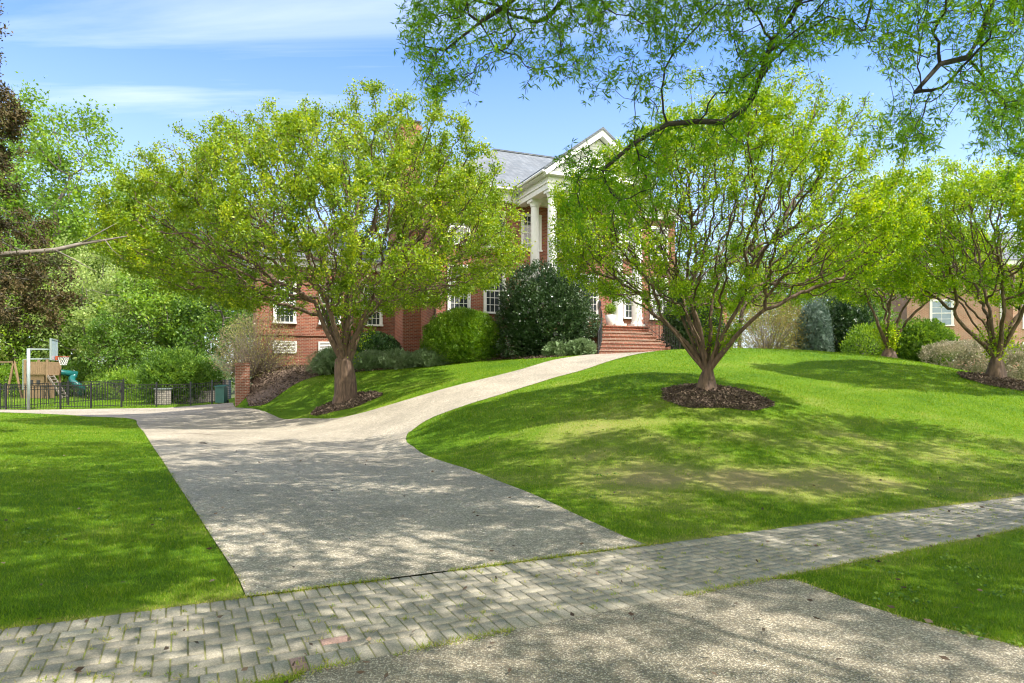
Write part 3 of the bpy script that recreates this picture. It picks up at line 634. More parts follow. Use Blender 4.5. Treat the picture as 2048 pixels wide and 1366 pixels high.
def dome_attractors(rg, n, c, rx, ry, rt, rb, shell=.5, flat_seed=0):
    """points in a lopsided dome, more of them near its skin"""
    out = []
    while len(out) < n:
        v = rg.normal(size=3); v /= np.linalg.norm(v); f = rg.random() ** (1 / 3) if rg.random() > shell else rg.uniform(.78, 1.0)
        az = math.atan2(v[1], v[0]); lump = 1 + .10 * math.sin(3 * az + flat_seed) + .07 * math.sin(5 * az + 2 * flat_seed + 3 * v[2]) + .05 * math.sin(9 * az + 4 * v[2])
        p = np.array([v[0] * rx, v[1] * ry, v[2] * (rt if v[2] > 0 else rb)]) * f * lump
        if rx < 9 and vnoise(p[0] * .8 + p[1] * .6 + 9, p[2] * 1.7 + p[1] * .3, 1.5 / max(rx * .25, .5), 61 + int(flat_seed)) < .24: continue
        if flat_seed == 23 and p[0] < -1.6 and p[2] > 1.75 + .85 * (p[0] + 3.0): continue
        out.append(np.array(c) + p)
    return np.array(out)

def crape(base, crown_c, rx, ry, rt, rb, n_att, stems, fuse, rcap, label, leafm, seed, leaf=.06, per=14, step=.28, trunk_r=.3, group='crape myrtles on the lawns', tipr=.006, maxdep=3, sd=.09, shell=.55):
    rg = np.random.default_rng(seed); b = np.array([base[0], base[1], float(H(base[0], base[1]))]); cc = np.array(crown_c) - b
    roots = [((0, 0, -.15), -1)]; h = 0; k = int(fuse / .3)
    for i in range(1, k + 1): roots.append(((0 + .03 * math.sin(i), .03 * math.cos(i * 2), i * fuse / k), i - 1))
    top = len(roots) - 1
    for s in range(stems):
        az = 2 * math.pi * s / stems + rg.normal(0, .25); lean = rg.uniform(.35, .95) if s % 3 else rg.uniform(.08, .35)
        p = np.array(roots[max(1, top - int(rg.integers(0, max(1, k // 2))))][0]) ; pi_ = top - int(rg.integers(0, max(1, k // 2))); p = np.array(roots[pi_][0], float); Ls = rg.uniform(1.0, 1.7) * rt * .36; nst = max(3, int(Ls / step)); prev = pi_
        d = np.array([math.cos(az) * lean, math.sin(az) * lean * ry / rx, 1.0]); d /= np.linalg.norm(d)
        for j in range(nst):
            d = d + rg.normal(0, .07, 3) + np.array([0, 0, .01]); d /= np.linalg.norm(d); p = p + d * Ls / nst; roots.append((p.copy(), prev)); prev = len(roots) - 1
    att = dome_attractors(rg, n_att, cc, rx, ry, rt, rb, shell, seed)
    Pn, par = grow(roots, att, step, step * 6, step * 1.15, 90, rg, .06, .22)
    r, dep = radii(Pn, par, tipr, 2.25)
    sc = trunk_r / r[1]; r = np.where(r > .02, r * (1 + (sc - 1) * np.clip((r - .02) / (r[1] - .02 + 1e-9), 0, 1)), r); r[0] = r[1] * 1.45
    hz = Pn[k + 1:, 2] - fuse; r[k + 1:] = np.minimum(r[k + 1:], rcap * (1 + 1.3 * np.exp(-np.maximum(hz, 0) / .4)) * (1 - .35 * np.clip(hz / rt, 0, 1))); r[:k + 1] = trunk_r * np.linspace(1.6, .60 if fuse < 1 else .85, k + 1) ** np.array([1.0] + [.6] * k)
    t = empty('crape_myrtle', b, label, 'tree', group)
    V, Fc = limbmesh(Pn, par, r, 0, .09); npmesh('trunk', V, Fc, M['bark_crape'], t, smooth=True)
    q = (Pn - cc) / np.array([rx, ry, rt]); q[:, 2] = np.where(q[:, 2] < 0, q[:, 2] * rt / (rb * 1.02), q[:, 2]); rn = np.linalg.norm(q, axis=1)
    keep = rg.random(len(Pn)) < np.clip((rn - .46) / .38, .03, 1) * np.where((q[:, 2] < .1) & (rn < .86), .4, 1); dep = np.where(keep, dep, 99)
    V, Q, c, cl = leaves_at(Pn, dep, par, maxdep, per, sd, leaf, leaf * .55, rg, .1)
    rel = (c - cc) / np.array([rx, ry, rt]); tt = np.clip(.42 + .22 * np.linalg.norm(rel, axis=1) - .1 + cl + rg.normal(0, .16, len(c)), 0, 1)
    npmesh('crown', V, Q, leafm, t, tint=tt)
    print('crape', seed, len(Pn), len(Q))
    return t
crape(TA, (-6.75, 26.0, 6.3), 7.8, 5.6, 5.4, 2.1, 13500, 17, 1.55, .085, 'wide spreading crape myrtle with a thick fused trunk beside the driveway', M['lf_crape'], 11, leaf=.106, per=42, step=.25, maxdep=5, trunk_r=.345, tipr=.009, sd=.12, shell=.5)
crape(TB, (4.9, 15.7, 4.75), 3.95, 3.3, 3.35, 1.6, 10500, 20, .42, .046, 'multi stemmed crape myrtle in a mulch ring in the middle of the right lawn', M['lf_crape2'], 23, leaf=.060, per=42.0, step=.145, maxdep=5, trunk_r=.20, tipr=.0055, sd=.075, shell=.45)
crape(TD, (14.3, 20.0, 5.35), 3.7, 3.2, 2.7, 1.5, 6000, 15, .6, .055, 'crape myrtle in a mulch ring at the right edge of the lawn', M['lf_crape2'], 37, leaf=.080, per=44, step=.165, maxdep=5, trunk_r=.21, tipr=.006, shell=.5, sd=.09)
crape(TC, (15.3, 27.4, 6.0), 3.6, 3.0, 2.2, 1.3, 4500, 16, .35, .06, 'smaller tan stemmed crape myrtle standing just over the crest of the lawn', M['lf_crape2'], 41, leaf=.094, per=40, step=.19, maxdep=5, trunk_r=.24, tipr=.006, sd=.1)

# --- willow oak whose limbs hang over the foreground
def willow_oak():
    rg = np.random.default_rng(5); b = np.array([13.0, -5.5, float(H(13.0, -5.5))])
    roots = [((13.0, -5.5, -.2), -1)]
    def chain(pts, start, n=5):
        prev = start; p0 = np.array(roots[start][0], float)
        for q in pts:
            q = np.array(q, float); L_ = np.linalg.norm(q - p0); m = max(1, int(L_ / .35)); a0 = p0.copy()
            for j in range(1, m + 1): p = a0 + (q - a0) * j / m + (rg.normal(0, .04, 3) if j < m else 0); roots.append((p, prev)); prev = len(roots) - 1
            p0 = q
        return prev
    t5 = chain([(13.0, -5.4, 2), (12.8, -5.2, 4.6)], 0); t9 = chain([(12.5, -4.8, 6.8), (12, -4.2, 9.0)], t5)
    l1 = chain([(7.6, 2.2, 6.6), tuple(P(1700, -330, 8.6))], t5)
    chain([tuple(P(*q)) for q in ((1635, -120, 8.6), (1600, 0, 8.4), (1545, 80, 8.2), (1522, 150, 8.1), (1492, 215, 8.0), (1445, 244, 7.9), (1390, 243, 7.8), (1335, 248, 7.7), (1270, 285, 7.6), (1205, 340, 7.5))], l1)
    l2 = chain([(8.6, 3.0, 6.2), tuple(P(2030, -110, 8.6))], t5)
    chain([tuple(P(*q)) for q in ((1985, 0, 8.4), (1962, 70, 8.3), (1935, 115, 8.2), (1880, 128, 8.0), (1830, 185, 7.9))], l2)
    l3 = chain([(6.5, 2.0, 8.0), (3.8, 5.0, 8.2), tuple(P(1330, -260, 7.6))], t9)
    chain([tuple(P(*q)) for q in ((1180, -120, 7.2), (1060, -30, 7.0), (960, 45, 6.8), (890, 100, 6.6), (850, 165, 6.5))], l3)
    l4 = chain([tuple(P(1420, -120, 9.6)), tuple(P(1180, -60, 9.8)), tuple(P(1100, 30, 9.8))], l3)
    l5 = chain([tuple(P(1850, -300, 9.8)), tuple(P(1760, -60, 10)), tuple(P(1730, 60, 10))], l1)
    l6 = chain([(10.5, 4.0, 7.5), tuple(P(2150, -100, 10.5)), tuple(P(2080, 100, 10.5))], t9)
    # limbs that carry the canopy above and left of the camera
    for pts in ([(6, -1, 10), (1, 1, 10.6), (-4, 3.5, 10.4), (-8, 6, 9.8)], [(6, -3, 9.5), (0, -4, 10), (-6, -3, 9.8), (-11, -1, 9.2)], [(10, 3, 11), (10, 7.5, 12.2), (10, 11, 12.2)], [(6, 2, 11), (3, 6, 11), (0.5, 9.0, 11.5)], [(13, 0, 9.5), (17, 2, 10), (18, 7, 11.5)], [(12, -4, 10), (15, -7, 10)], [(6.5, 3, 10.8), (6, 8, 11.8), (6, 11.5, 12.6)], [(2, -1, 11), (-3, 7, 10.8), (-6, 8.5, 10.4)]):
        chain(pts, t9)
    # attractors seen in the frame, hanging
    prof = [(805, 70), (830, 130), (850, 235), (880, 200), (920, 150), (960, 190), (1000, 190), (1030, 240), (1060, 180), (1090, 130), (1130, 130), (1160, 185), (1200, 225), (1230, 120), (1260, 90), (1300, 120), (1330, 150), (1380, 130), (1420, 120), (1460, 170), (1500, 200), (1540, 150), (1580, 110), (1640, 130), (1680, 150), (1700, 130), (1730, 240), (1760, 270), (1800, 280), (1850, 310), (1880, 290), (1900, 220), (1950, 180), (2000, 260), (2060, 300)]
    px = np.array([a for a, _ in prof]); pb = np.array([b_ for _, b_ in prof]); A = []
    while len(A) < 2500:
        x = rg.uniform(805, 2120); yb = np.interp(x, px, pb); yy = rg.uniform(-260, yb + 8); Z = rg.uniform(6.2, 10.5)
        if fbm(x + 0.0, yy * 1.3, .012, 77, 3) + (.22 if yy < 60 else 0) < .47: continue
        A.append(P(x, yy, Z))
    for _ in range(150): A.append(P(rg.uniform(1125, 1330), rg.normal(365, 42), rg.uniform(7.0, 8.2)))
    for _ in range(90): A.append(P(rg.uniform(1290, 1500), rg.normal(265, 30), rg.uniform(7.4, 8.4)))
    for _ in range(120): A.append(P(rg.uniform(1940, 2080), rg.normal(240, 50), rg.uniform(8, 10.5)))
    A1 = np.array(A)
    P1, par1 = grow(roots, A1, .13, 1.2, .11, 130, rg, -.12, .25, 3)
    n1 = len(P1)
    # wide canopy over the camera, out of the frame
    A = []
    while len(A) < 6000:
        x = rg.uniform(-14, 20); yy = rg.uniform(-9, 14.5); zz = rg.uniform(7.5, 13.5)
        if zz < 2.6 + .60 * max(yy, 0): continue
        if ((x - 3) / 17) ** 2 + ((yy - 2) / 13) ** 2 > 1: continue
        w = np.array([4.75, 15.7, 5.0]) - np.array([x, yy, zz]); sdv = np.array(sd); t_ = -w @ sdv
        if t_ > 0 and np.linalg.norm(w + sdv * t_) < 3.9: continue
        if fbm(x + zz * .3, yy, .34, 91, 3) < .40 - .11 * math.exp(-((yy - 4) / 4.5) ** 2): continue
        A.append((x, yy, zz))
    P2, par2 = grow([(p, q) for p, q in zip(P1, par1)], np.array(A), .34, 2.5, .32, 80, rg, .02, .25, 4)
    r, dep = radii(P2, par2, .0028, 2.0)
    sc = .42 / r[1]; r = np.where(r > .012, r * (1 + (sc - 1) * np.clip((r - .012) / (r[1] - .012), 0, 1)) , r); r[0] = r[1] * 1.3; cap = np.full(len(r), 9.); cap[t9 + 1:] = .036; r = np.minimum(r, cap)
    PL = P2 - b
    t = empty('willow_oak', b, 'tall willow oak hanging thin dark limbs and narrow leaves over the top of the view', 'tree')
    V, Fc = limbmesh(PL, par2, r, 0, .04); npmesh('trunk', V, Fc, M['bark_dark'], t, smooth=True)
    dep1 = dep
    dist_far = np.array([False] * n1 + [True] * (len(P2) - n1)); isnew = np.zeros(len(P2), bool); isnew[len(roots):n1] = True
    idx = np.where(isnew & (dep <= 9))[0]; ctr = np.repeat(idx, rg.poisson(3.2, len(idx))); tt = rg.random((len(ctr), 1)); c = PL[ctr] * (1 - tt) + PL[par2[ctr]] * tt + rg.normal(0, .075, (len(ctr), 3))
    ln = 6; cc = np.repeat(c, ln, 0); dirs = rg.normal(size=(len(cc), 3)); dirs[:, 2] -= .5
    V1, Q1 = leafquads(cc, .08, .0135, rg, 0, dirs); t1 = np.clip(np.repeat(rg.normal(.42, .22, len(c)), ln) + rg.normal(0, .1, len(cc)), 0, 1)
    idx = np.where(dist_far & (dep <= 2))[0]; ctr = np.repeat(idx, rg.poisson(30 * np.clip(3.2 * (fbm(PL[idx, 0] + .5 * PL[idx, 2], PL[idx, 1], .75, 31, 2) - .42) + .72, .0, 2.2))); c2 = PL[ctr] + rg.normal(0, .24, (len(ctr), 3))
    V2_, Q2 = leafquads(c2, .24, .085, rg, 0); t2 = np.clip(rg.normal(.45, .2, len(c2)), 0, 1)
    npmesh('crown', np.vstack([V1, V2_]), np.vstack([Q1, Q2 + len(V1)]), M['lf_oak'], t, tint=np.concatenate([t1, t2]))
    print('oak', n1, len(P2), len(Q1), len(Q2))
willow_oak()

# --- woodland trees
def treeproto(seed, h, rx, rt, rb, natt, per, leaf, leafm, barkm, tr, sd=.42, maxdep=2, name='woodland_tree', vine=False, step=.75):
    rg = np.random.default_rng(seed); roots = [((0, 0, -.3), -1)]; n = int(h * .62 / .7); x = y = 0
    for i in range(1, n + 1): x += rg.normal(0, .05); y += rg.normal(0, .05); roots.append(((x, y, h * .62 * i / n), i - 1))
    cz = h - rt
    att = dome_attractors(rg, natt, (0, 0, cz), rx, rx, rt, rb, .6, seed)
    Pn, par = grow(roots, att, step, step * 4, step * 1.1, 60, rg, .05, .25)
    r, dep = radii(Pn, par, .018, 2.3); sc = tr / r[1]; r = np.where(r > .04, r * (1 + (sc - 1) * np.clip((r - .04) / (r[1] - .04 + 1e-6), 0, 1)), r); r[0] *= 1.3
    V, Fc = limbmesh(Pn, par, r); V1, Q1, c, cl = leaves_at(Pn, dep, par, maxdep, per, sd, leaf, leaf * .55, rg, .1)
    tt = np.clip(.5 + 1.3 * cl + rg.normal(0, .14, len(c)), 0, 1)
    return (V, Fc, barkm), (V1, Q1, leafm, tt)
def place(proto, name, loc, label, cat, group=None, sc=1, rz=0, store={}):
    key = id(proto); t = empty(name, loc, label, cat, group, rz); t.scale = (sc, sc, sc) if not hasattr(sc, '__len__') else sc
    if key not in store:
        (V, Fc, bm), (V1, Q1, lm, tt) = proto; a = npmesh('trunk', V, Fc, bm, t, smooth=True); b = npmesh('crown', V1, Q1, lm, t, tint=tt); store[key] = (a, b)
    else:
        for o in store[key]:
            c = o.copy(); COL.objects.link(c); c.parent = t
            if o.name.startswith('crown'): c.material_slots[0].link = 'OBJECT'; c.material_slots[0].material = M[('lf_forest', 'lf_forest2', 'lf_olive', 'lf_pale')[int(abs(loc[0] * 7.3) + len(label)) % 4]]
    return t
W1 = treeproto(101, 16, 4.2, 6.5, 5.5, 460, 95, .23, M['lf_forest'], M['bark_grey'], .22)
W2 = treeproto(102, 18, 4.8, 7.5, 6.5, 500, 95, .24, M['lf_forest'], M['bark_grey'], .26)
W3 = treeproto(103, 9, 3.6, 4.0, 4.0, 380, 60, .24, M['lf_forest'], M['bark_grey'], .12, sd=.32, step=.55)
W4 = treeproto(104, 8, 3.4, 4.0, 3.4, 380, 60, .22, M['lf_forest2'], M['bark_grey'], .12, sd=.30, step=.5)
W5 = treeproto(105, 13, 4.0, 5.5, 5.0, 420, 55, .26, M['lf_forest2'], M['bark_grey'], .18, sd=.36)
WG = 'trees of the wood beyond the fence'
spots = [ # proto, px, depth, height scale, label
 (W2, 105, 58, 1.36, 'tallest woodland tree with a ragged crown against the sky at far left'),
 (W1, 20, 62, 1.38, 'tall woodland tree behind the brown cedar at the left edge'),
 (W1, 225, 62, 1.0, 'woodland tree lower than its tall neighbour, right of the tallest crown'),
 (W2, 320, 60, 1.02, 'round topped woodland tree standing left of the wide crape myrtle crown'),
 (W1, 400, 64, 1.15, 'woodland tree half hidden behind the left side of the wide crape myrtle'),
 (W2, 490, 66, 1.0, 'woodland tree behind the left wing roof of the brick house'),
 (W5, 60, 50, .85, 'middle height leafy tree behind the wooden playset'),
 (W5, 260, 50, .78, 'middle height leafy tree with thin trunks behind the fence gate'),
 (W5, 360, 52, .85, 'middle height leafy tree behind the stone pillar'),
 (W5, 160, 53, .9, 'middle height leafy tree behind the green slide'),
 (W3, 30, 47, .9, 'low spreading understory tree above the playset roof'),
 (W3, 175, 48, 1.0, 'low bright understory tree behind the fence right of the slide'),
 (W3, 300, 49, 1.0, 'low bright understory tree behind the stone pillar gate'),
 (W4, 235, 46, .72, 'low dark leafy tree whose thin trunk shows behind the fence'),
 (W4, 110, 50, .9, 'low dark leafy tree behind the ladder of the playset'),
 (W3, -60, 46, 1.0, 'low understory tree at the left edge of the wood'),
 (W3, 440, 50, 1.0, 'low tree left of the brick house wing'),
]
for i, (pr, px, Z, s, lb) in enumerate(spots):
    X = (px - 1024) / F * Z; place(pr, 'woodland_tree', onground(X, Z), lb, 'tree', WG, s, i * 1.7)
for i, (px, Z, s, lb) in enumerate(((-20, 76, 1.2, 'deep back row woodland tree at the far left'), (110, 78, 1.15, 'deep back row woodland tree behind the tallest crown'), (240, 76, .95, 'deep back row woodland tree in the dip of the tree line'), (360, 78, 1.05, 'deep back row woodland tree right of the dip in the tree line'), (470, 80, 1.05, 'deep back row woodland tree behind the left end of the house'))):
    X = (px - 1024) / F * Z; place((W2, W1)[i % 2], 'woodland_tree', onground(X, Z), lb, 'tree', WG, s, i * 1.3)
RG = 'trees behind the right side of the hill'
for i, (pr, px, Z, s, lb) in enumerate([
 (W4, 1640, 42, .78, 'dark evergreen looking tree between the tan shrub and the small crape myrtle'),
 (W4, 1700, 44, .85, 'dark leafy tree behind the stems of the small crape myrtle'),
 (W5, 1560, 55, .85, 'tall leafy tree behind the right wing of the brick house'),
 (W5, 1690, 58, .82, 'leafy tree seen between the two right crape myrtles'),
 (W1, 1480, 62, .78, 'tall tree rising behind the brick house on its right'),
 (W2, 1820, 66, .68, 'tall tree left of the neighbouring brick house'),
 (W5, 2060, 62, .8, 'tree rising behind the neighbouring brick house')]):
    X = (px - 1024) / F * Z; place(pr, 'leafy_tree', onground(X, Z), lb, 'tree', RG, s, i * 2.1 + 1)
# thin vine-like young trees sticking up at far left
def cedar():
    rg = np.random.default_rng(55); b = np.array([-15.6, 19.2, float(H(-15.6, 19.2))]); roots = [((0, 0, -.2), -1)]
    for i in range(1, 30): roots.append(((rg.normal(0, .03), rg.normal(0, .03), i * .4), i - 1))
    A = []
    while len(A) < 1500:
        z = rg.uniform(3.4, 12.5); az = rg.uniform(0, 2 * math.pi); rr = 3.75 * (1 - .05 * z) * (.72 + .5 * vnoise(az * 1.3, z, .55, 71)) * rg.random() ** .5
        if vnoise(az * 1.6, z, .9, 8) < .42: continue
        A.append((rr * math.cos(az), rr * math.sin(az), z - .12 * rr))
    Pn, par = grow(roots, np.array(A), .26, 2.0, .25, 80, rg, -.05, .2)
    r, dep = radii(Pn, par, .008, 2.3); r[:30] = np.linspace(.3, .05, 30)
    t = empty('cedar_tree', b, 'dark green brown cedar reaching in from the left edge above the playset', 'tree')
    V, Fc = limbmesh(Pn, par, r); npmesh('trunk', V, Fc, M['bark_grey'], t, smooth=True)
    V1, Q1, c, cl = leaves_at(Pn, dep, par, 6, 62, .10, .10, .045, rg, -.1, .1); npmesh('crown', V1, Q1, M['lf_cedar'], t, tint=np.clip(.4 + cl * 2 + rg.normal(0, .2, len(c)), 0, 1))
    s = MB(); q = [P(40, 506, 20) - b, P(110, 500, 20.3) - b, P(160, 488, 20.8) - b, P(210, 480, 21.2) - b, P(255, 472, 21.8) - b]; s.tube([(0, 0, q[0][2] - .3)] + q, [.11, .08, .07, .055, .035, .012], 7)
    s.tube([q[1], P(150, 520, 20) - b, P(195, 545, 20) - b], [.03, .02, .006], 5); s.tube([q[2], P(205, 462, 21) - b, P(235, 445, 21.2) - b], [.03, .015, .005], 5); s.tube([q[3], P(225, 500, 21) - b, P(250, 520, 21.2) - b], [.02, .012, .004], 5)
    o = s.build('dead_limb', M['bark_pale'], t, smooth=True); o['label'] = 'bare pale limb reaching right from the cedar'
cedar()

# --- shrubs
def shrub(name, base, rx, ry, h, n, ln, wd, leafm, label, cat='shrub', seed=1, group=None, lump=.12, up=.3, z0=.0, stems=5, barkm=None, box=0.0, airy=0.0, twigs=0, freq=3):
    rg = np.random.default_rng(seed); t = empty(name, base, label, cat, group)
    v = rg.normal(size=(n, 3)); v /= np.linalg.norm(v, axis=1)[:, None]; 
    if box: v = np.sign(v) * np.abs(v) ** (1 - box); 
    az = np.arctan2(v[:, 1], v[:, 0]); el = v[:, 2]
    lm = 1 + lump * (2 * fbm(az * freq * .5 + 5, el * freq, 1.0, seed, 3) - 1) + lump * .6 * (2 * fbm(az * freq * 2, el * freq * 4, 1.0, seed + 5, 2) - 1)
    f = 1 - np.abs(rg.normal(0, .075 + airy, n)); f = np.clip(f, .1, 1.02)
    c = v * np.column_stack([np.full(n, rx), np.full(n, ry), np.full(n, h * .62)]) * (lm * f)[:, None]; c[:, 2] += h * .38; c = c[c[:, 2] > -.03 + z0]
    dirs = c / np.array([rx, ry, h * .62]); V, Q = leafquads(c, ln, wd, rg, up, dirs + rg.normal(size=c.shape) * .5)
    if not airy:
        m2 = n // 7; v2 = rg.normal(size=(m2, 3)); v2 /= np.linalg.norm(v2, axis=1)[:, None]; c2 = v2 * np.array([rx, ry, h * .62]) * rg.uniform(.6, .8, (m2, 1)); c2[:, 2] += h * .38; c2 = c2[c2[:, 2] > .02]
        V2_, Q2 = leafquads(c2, .28, .24, rg, .2, v2[:len(c2)]); V = np.vstack([V, V2_]); Q = np.vstack([Q, Q2 + len(V) - len(V2_)])
    else: c2 = c[:0]
    c = np.vstack([c, c2])
    tt = np.clip(.5 + .9 * (fbm(c[:, 0] * 1.0 + c[:, 2], c[:, 1] + c[:, 2] * .7, 2.2, seed + 3, 3) - .5) + rg.normal(0, .16, len(c)), 0, 1)
    s = MB()
    for k in range(stems):
        a = 2 * math.pi * k / stems + rg.normal(0, .3); q = [(0.06 * math.cos(a), .06 * math.sin(a), -.08), (rx * .3 * math.cos(a), ry * .3 * math.sin(a), h * .35), (rx * .6 * math.cos(a), ry * .6 * math.sin(a), h * .62)]; s.tube(q, [.03 + .01 * h, .02, .006], 6)
    for k in range(twigs):
        v_ = rg.normal(size=3); v_ /= np.linalg.norm(v_); v_[2] = abs(v_[2]) * .9 + .1; e = np.array([v_[0] * rx, v_[1] * ry, v_[2] * h]) * rg.uniform(.8, 1.02); m_ = e * .5 + rg.normal(0, .12, 3) * h * .3; s.tube([(0, 0, .05), tuple(m_ * .7), tuple(e * .75 + rg.normal(0, .05, 3)), tuple(e)], [.018, .011, .007, .003], 3, False)
    s.build('stems', barkm or M['bark_grey'], t, smooth=True); npmesh('foliage', V, Q, leafm, t, tint=tt)
    return t
def gp(px, Z): X = (px - 1024) / F * Z; return onground(X, Z)
shrub('boxwood', gp(925, 31.4), 1.85, 1.5, 2.45, 26000, .075, .045, M['lf_box'], 'large round clipped light green boxwood in front of the house wall', seed=3, lump=.11)
shrub('holly_shrub', gp(1092, 30.8), 2.25, 1.6, 4.1, 30000, .10, .055, M['lf_holly'], 'big dark glossy holly shrub left of the brick steps', seed=4, lump=.22, up=.0)
shrub('holly_shrub', gp(1385, 33.0), 1.45, 1.3, 3.6, 15000, .10, .055, M['lf_holly'], 'tall dark glossy holly shrub right of the steps railing', seed=6, lump=.15, up=0.)
shrub('juniper', gp(665, 32.2), 1.1, .9, 1.15, 9000, .10, .014, M['lf_juniper'], 'upright grey green juniper just left of the thick crape myrtle trunk', seed=8, lump=.3, up=.5)
shrub('juniper', gp(745, 31.6), .95, .8, .8, 6500, .10, .014, M['lf_juniper'], 'grey green juniper just right of the thick crape myrtle trunk', seed=9, lump=.35, up=.5)
shrub('juniper', gp(800, 31.3), 1.1, .8, .75, 7000, .10, .014, M['lf_juniper'], 'low spreading juniper in the middle of the bed before the chimney', seed=10, lump=.35, up=.5)
shrub('juniper', gp(862, 30.9), 1.0, .8, .7, 7000, .10, .014, M['lf_juniper'], 'low spreading juniper touching the round boxwood', seed=12, lump=.35, up=.5)
shrub('juniper', gp(1115, 29.4), .6, .5, .6, 4500, .09, .014, M['lf_juniper'], 'small pale juniper at the left foot of the holly beside the walk', seed=13, lump=.3, up=.4)
shrub('juniper', gp(1162, 29.2), .62, .5, .65, 4500, .09, .014, M['lf_juniper'], 'small pale juniper right against the foot of the brick steps', seed=14, lump=.3, up=.4)
shrub('evergreen_shrub', gp(745, 33.6), 1.5, .9, 1.7, 9000, .10, .05, M['lf_dark'], 'dark rounded evergreen shrub under the left wing windows', seed=15, lump=.12)
shrub('budding_shrub', gp(512, 33.6), 2.1, 1.3, 3.3, 9000, .085, .04, M['lf_pink'], 'half bare budding shrub with grey twigs above the brick pier', seed=16, lump=.25, airy=.25, twigs=420, barkm=M['bark_pale'])
shrub('yellow_green_shrub', gp(1535, 33.5), 2.2, 1.9, 3.3, 12000, .085, .045, M['lf_tan'], 'large round tan and yellow green shrub on the crest right of the house', seed=17, lump=.1, airy=.12, twigs=260, barkm=M['bark_pale'])
shrub('blue_spruce', gp(1628, 32.5), .8, .8, 3.1, 8000, .10, .02, M['lf_blue'], 'slim blue green evergreen beside the round tan shrub', seed=18, lump=.25)
shrub('evergreen_shrub', gp(1690, 34.5), 1.6, 1.4, 3.7, 12000, .12, .05, M['lf_dark'], 'very dark evergreen mass behind the crest left of the small crape myrtle', seed=19, lump=.2)
shrub('green_shrub', gp(1842, 30.5), 1.55, 1.2, 2.2, 11000, .11, .06, M['lf_forest2'], 'rounded mid green shrub right of the small crape myrtle', seed=20, lump=.2)
shrub('green_shrub', gp(1735, 31.5), 1.0, 1.0, 1.9, 6000, .11, .05, M['lf_forest'], 'loose bright green shrub just left of the small crape myrtle stems', seed=21, lump=.3, airy=.1)
for i, (px, Z, lb) in enumerate(((1915, 28.3, 'first pale leaved hedge plant beside the mid green shrub'), (1990, 27.6, 'middle pale leaved hedge plant behind the right edge mulch ring'), (2070, 27, 'last pale leaved hedge plant cut by the right edge'))):
    shrub('hedge_plant', gp(px, Z), 1.3, .9, 1.25 + .05 * i, 9000, .085, .045, M['lf_hedge'], lb, 'hedge', seed=24 + i, group='pale hedge beyond the crest', lump=.15, box=.35, airy=.05)
shrub('leafy_shrub', gp(345, 40.5), 1.7, 1.3, 3.3, 14000, .14, .07, M['lf_forest2'], 'dense dark leafy shrub behind the stone pillar', seed=30, lump=.4)
shrub('leafy_shrub', gp(395, 40.5), 1.3, 1.1, 2.6, 9000, .13, .07, M['lf_forest2'], 'leafy shrub above the stone wall left of the brick pier', seed=31, lump=.4)
shrub('leafy_shrub', gp(428, 43), 1.0, 1.0, 2.7, 5000, .12, .05, M['lf_juniper'], 'pale green shrub rising over the stone wall by the green bin', seed=32, lump=.25)
shrub('leafy_shrub', gp(250, 44), 2.4, 1.4, 2.0, 9000, .15, .07, M['lf_forest'], 'low bright bush along the wood edge behind the fence gate', seed=33, lump=.55, airy=.1)
shrub('leafy_shrub', gp(30, 45), 2.4, 1.4, 2.3, 9000, .15, .07, M['lf_forest'], 'low bright bush behind the left end of the playset', seed=34, lump=.55, airy=.1)
shrub('leafy_shrub', gp(160, 46), 2.6, 1.4, 2.2, 9000, .15, .07, M['lf_forest2'], 'low dark bush along the wood edge behind the slide', seed=35, lump=.55, airy=.1)

# ------------------------------------------------------------------ the brick house
YAW = R(22.6); HB = 2.4
house = empty('brick_house', (1.49, 30.8, HB), 'two storey red brick house with white columned portico and grey shingle roof on the rise', 'house', rz=YAW)
def hb(mb, name, mat, parent=house, **k): return mb.build(name, mat, parent, dz=HB, **k)
hb(MB().box(-4.12, 9.8, 3.76, 13.8, 1.2, 10.3), 'wall', M['brick'])
hb(MB().box(-11.9, -4.125, 8.2, 13.6, .8, 7.2), 'wing_wall', M['brick'])
hb(MB().box(9.805, 15.3, 6.0, 12, 1.2, 7.0), 'wing_wall', M['brick'])
hb(MB().box(.1, 5.6, .12, 3.757, 1.2, 4.0), 'porch_base', M['brick'])
hb(MB().box(.05, 5.65, .05, 3.755, 4.004, 4.07), 'porch_floor', M['brick'])
b = MB(); b.box(-11.95, -4.13, 8.15, 8.198, 3.72, 3.84); b.box(-4.17, 9.85, 3.71, 3.757, 3.72, 3.84); hb(b, 'water_table', M['brick'])
b = MB(); b.box(-4.32, 10.0, 3.56, 14.0, 10.3, 10.82); b.box(-4.55, 10.25, 3.36, 14.2, 10.824, 10.96); hb(b, 'cornice', M['white'])
def hip(u0, u1, d0, d1, ze, zr, run=None):
    m = MB(); dm = (d0 + d1) / 2; rr = run or (d1 - d0) / 2
    a, b_, c, d = (u0, d0, ze), (u1, d0, ze), (u1, d1, ze), (u0, d1, ze); e, f = (u0 + rr, dm, zr), (u1 - rr, dm, zr)
    m.poly([a, b_, f, e]); m.poly([c, d, e, f]); m.poly([d, a, e]); m.poly([b_, c, f]); m.poly([d, c, b_, a]); return m
hb(hip(-4.62, 10.3, 3.3, 14.3, 10.965, 14.7), 'roof', M['roof'])
b = MB(); b.beam((.86, 8.8, 14.7), (4.8, 8.8, 14.7), .25, .08); hb(b, 'ridge_cap', M['roof'])
b = MB(); b.box(-12.05, -4.13, 8.05, 13.75, 7.2, 7.55); b.box(-12.25, -4.13, 7.85, 13.95, 7.554, 7.66); hb(b, 'wing_cornice', M['white'])
hb(hip(-12.3, -3.9, 7.8, 14.0, 7.665, 9.9), 'wing_roof', M['roof'])
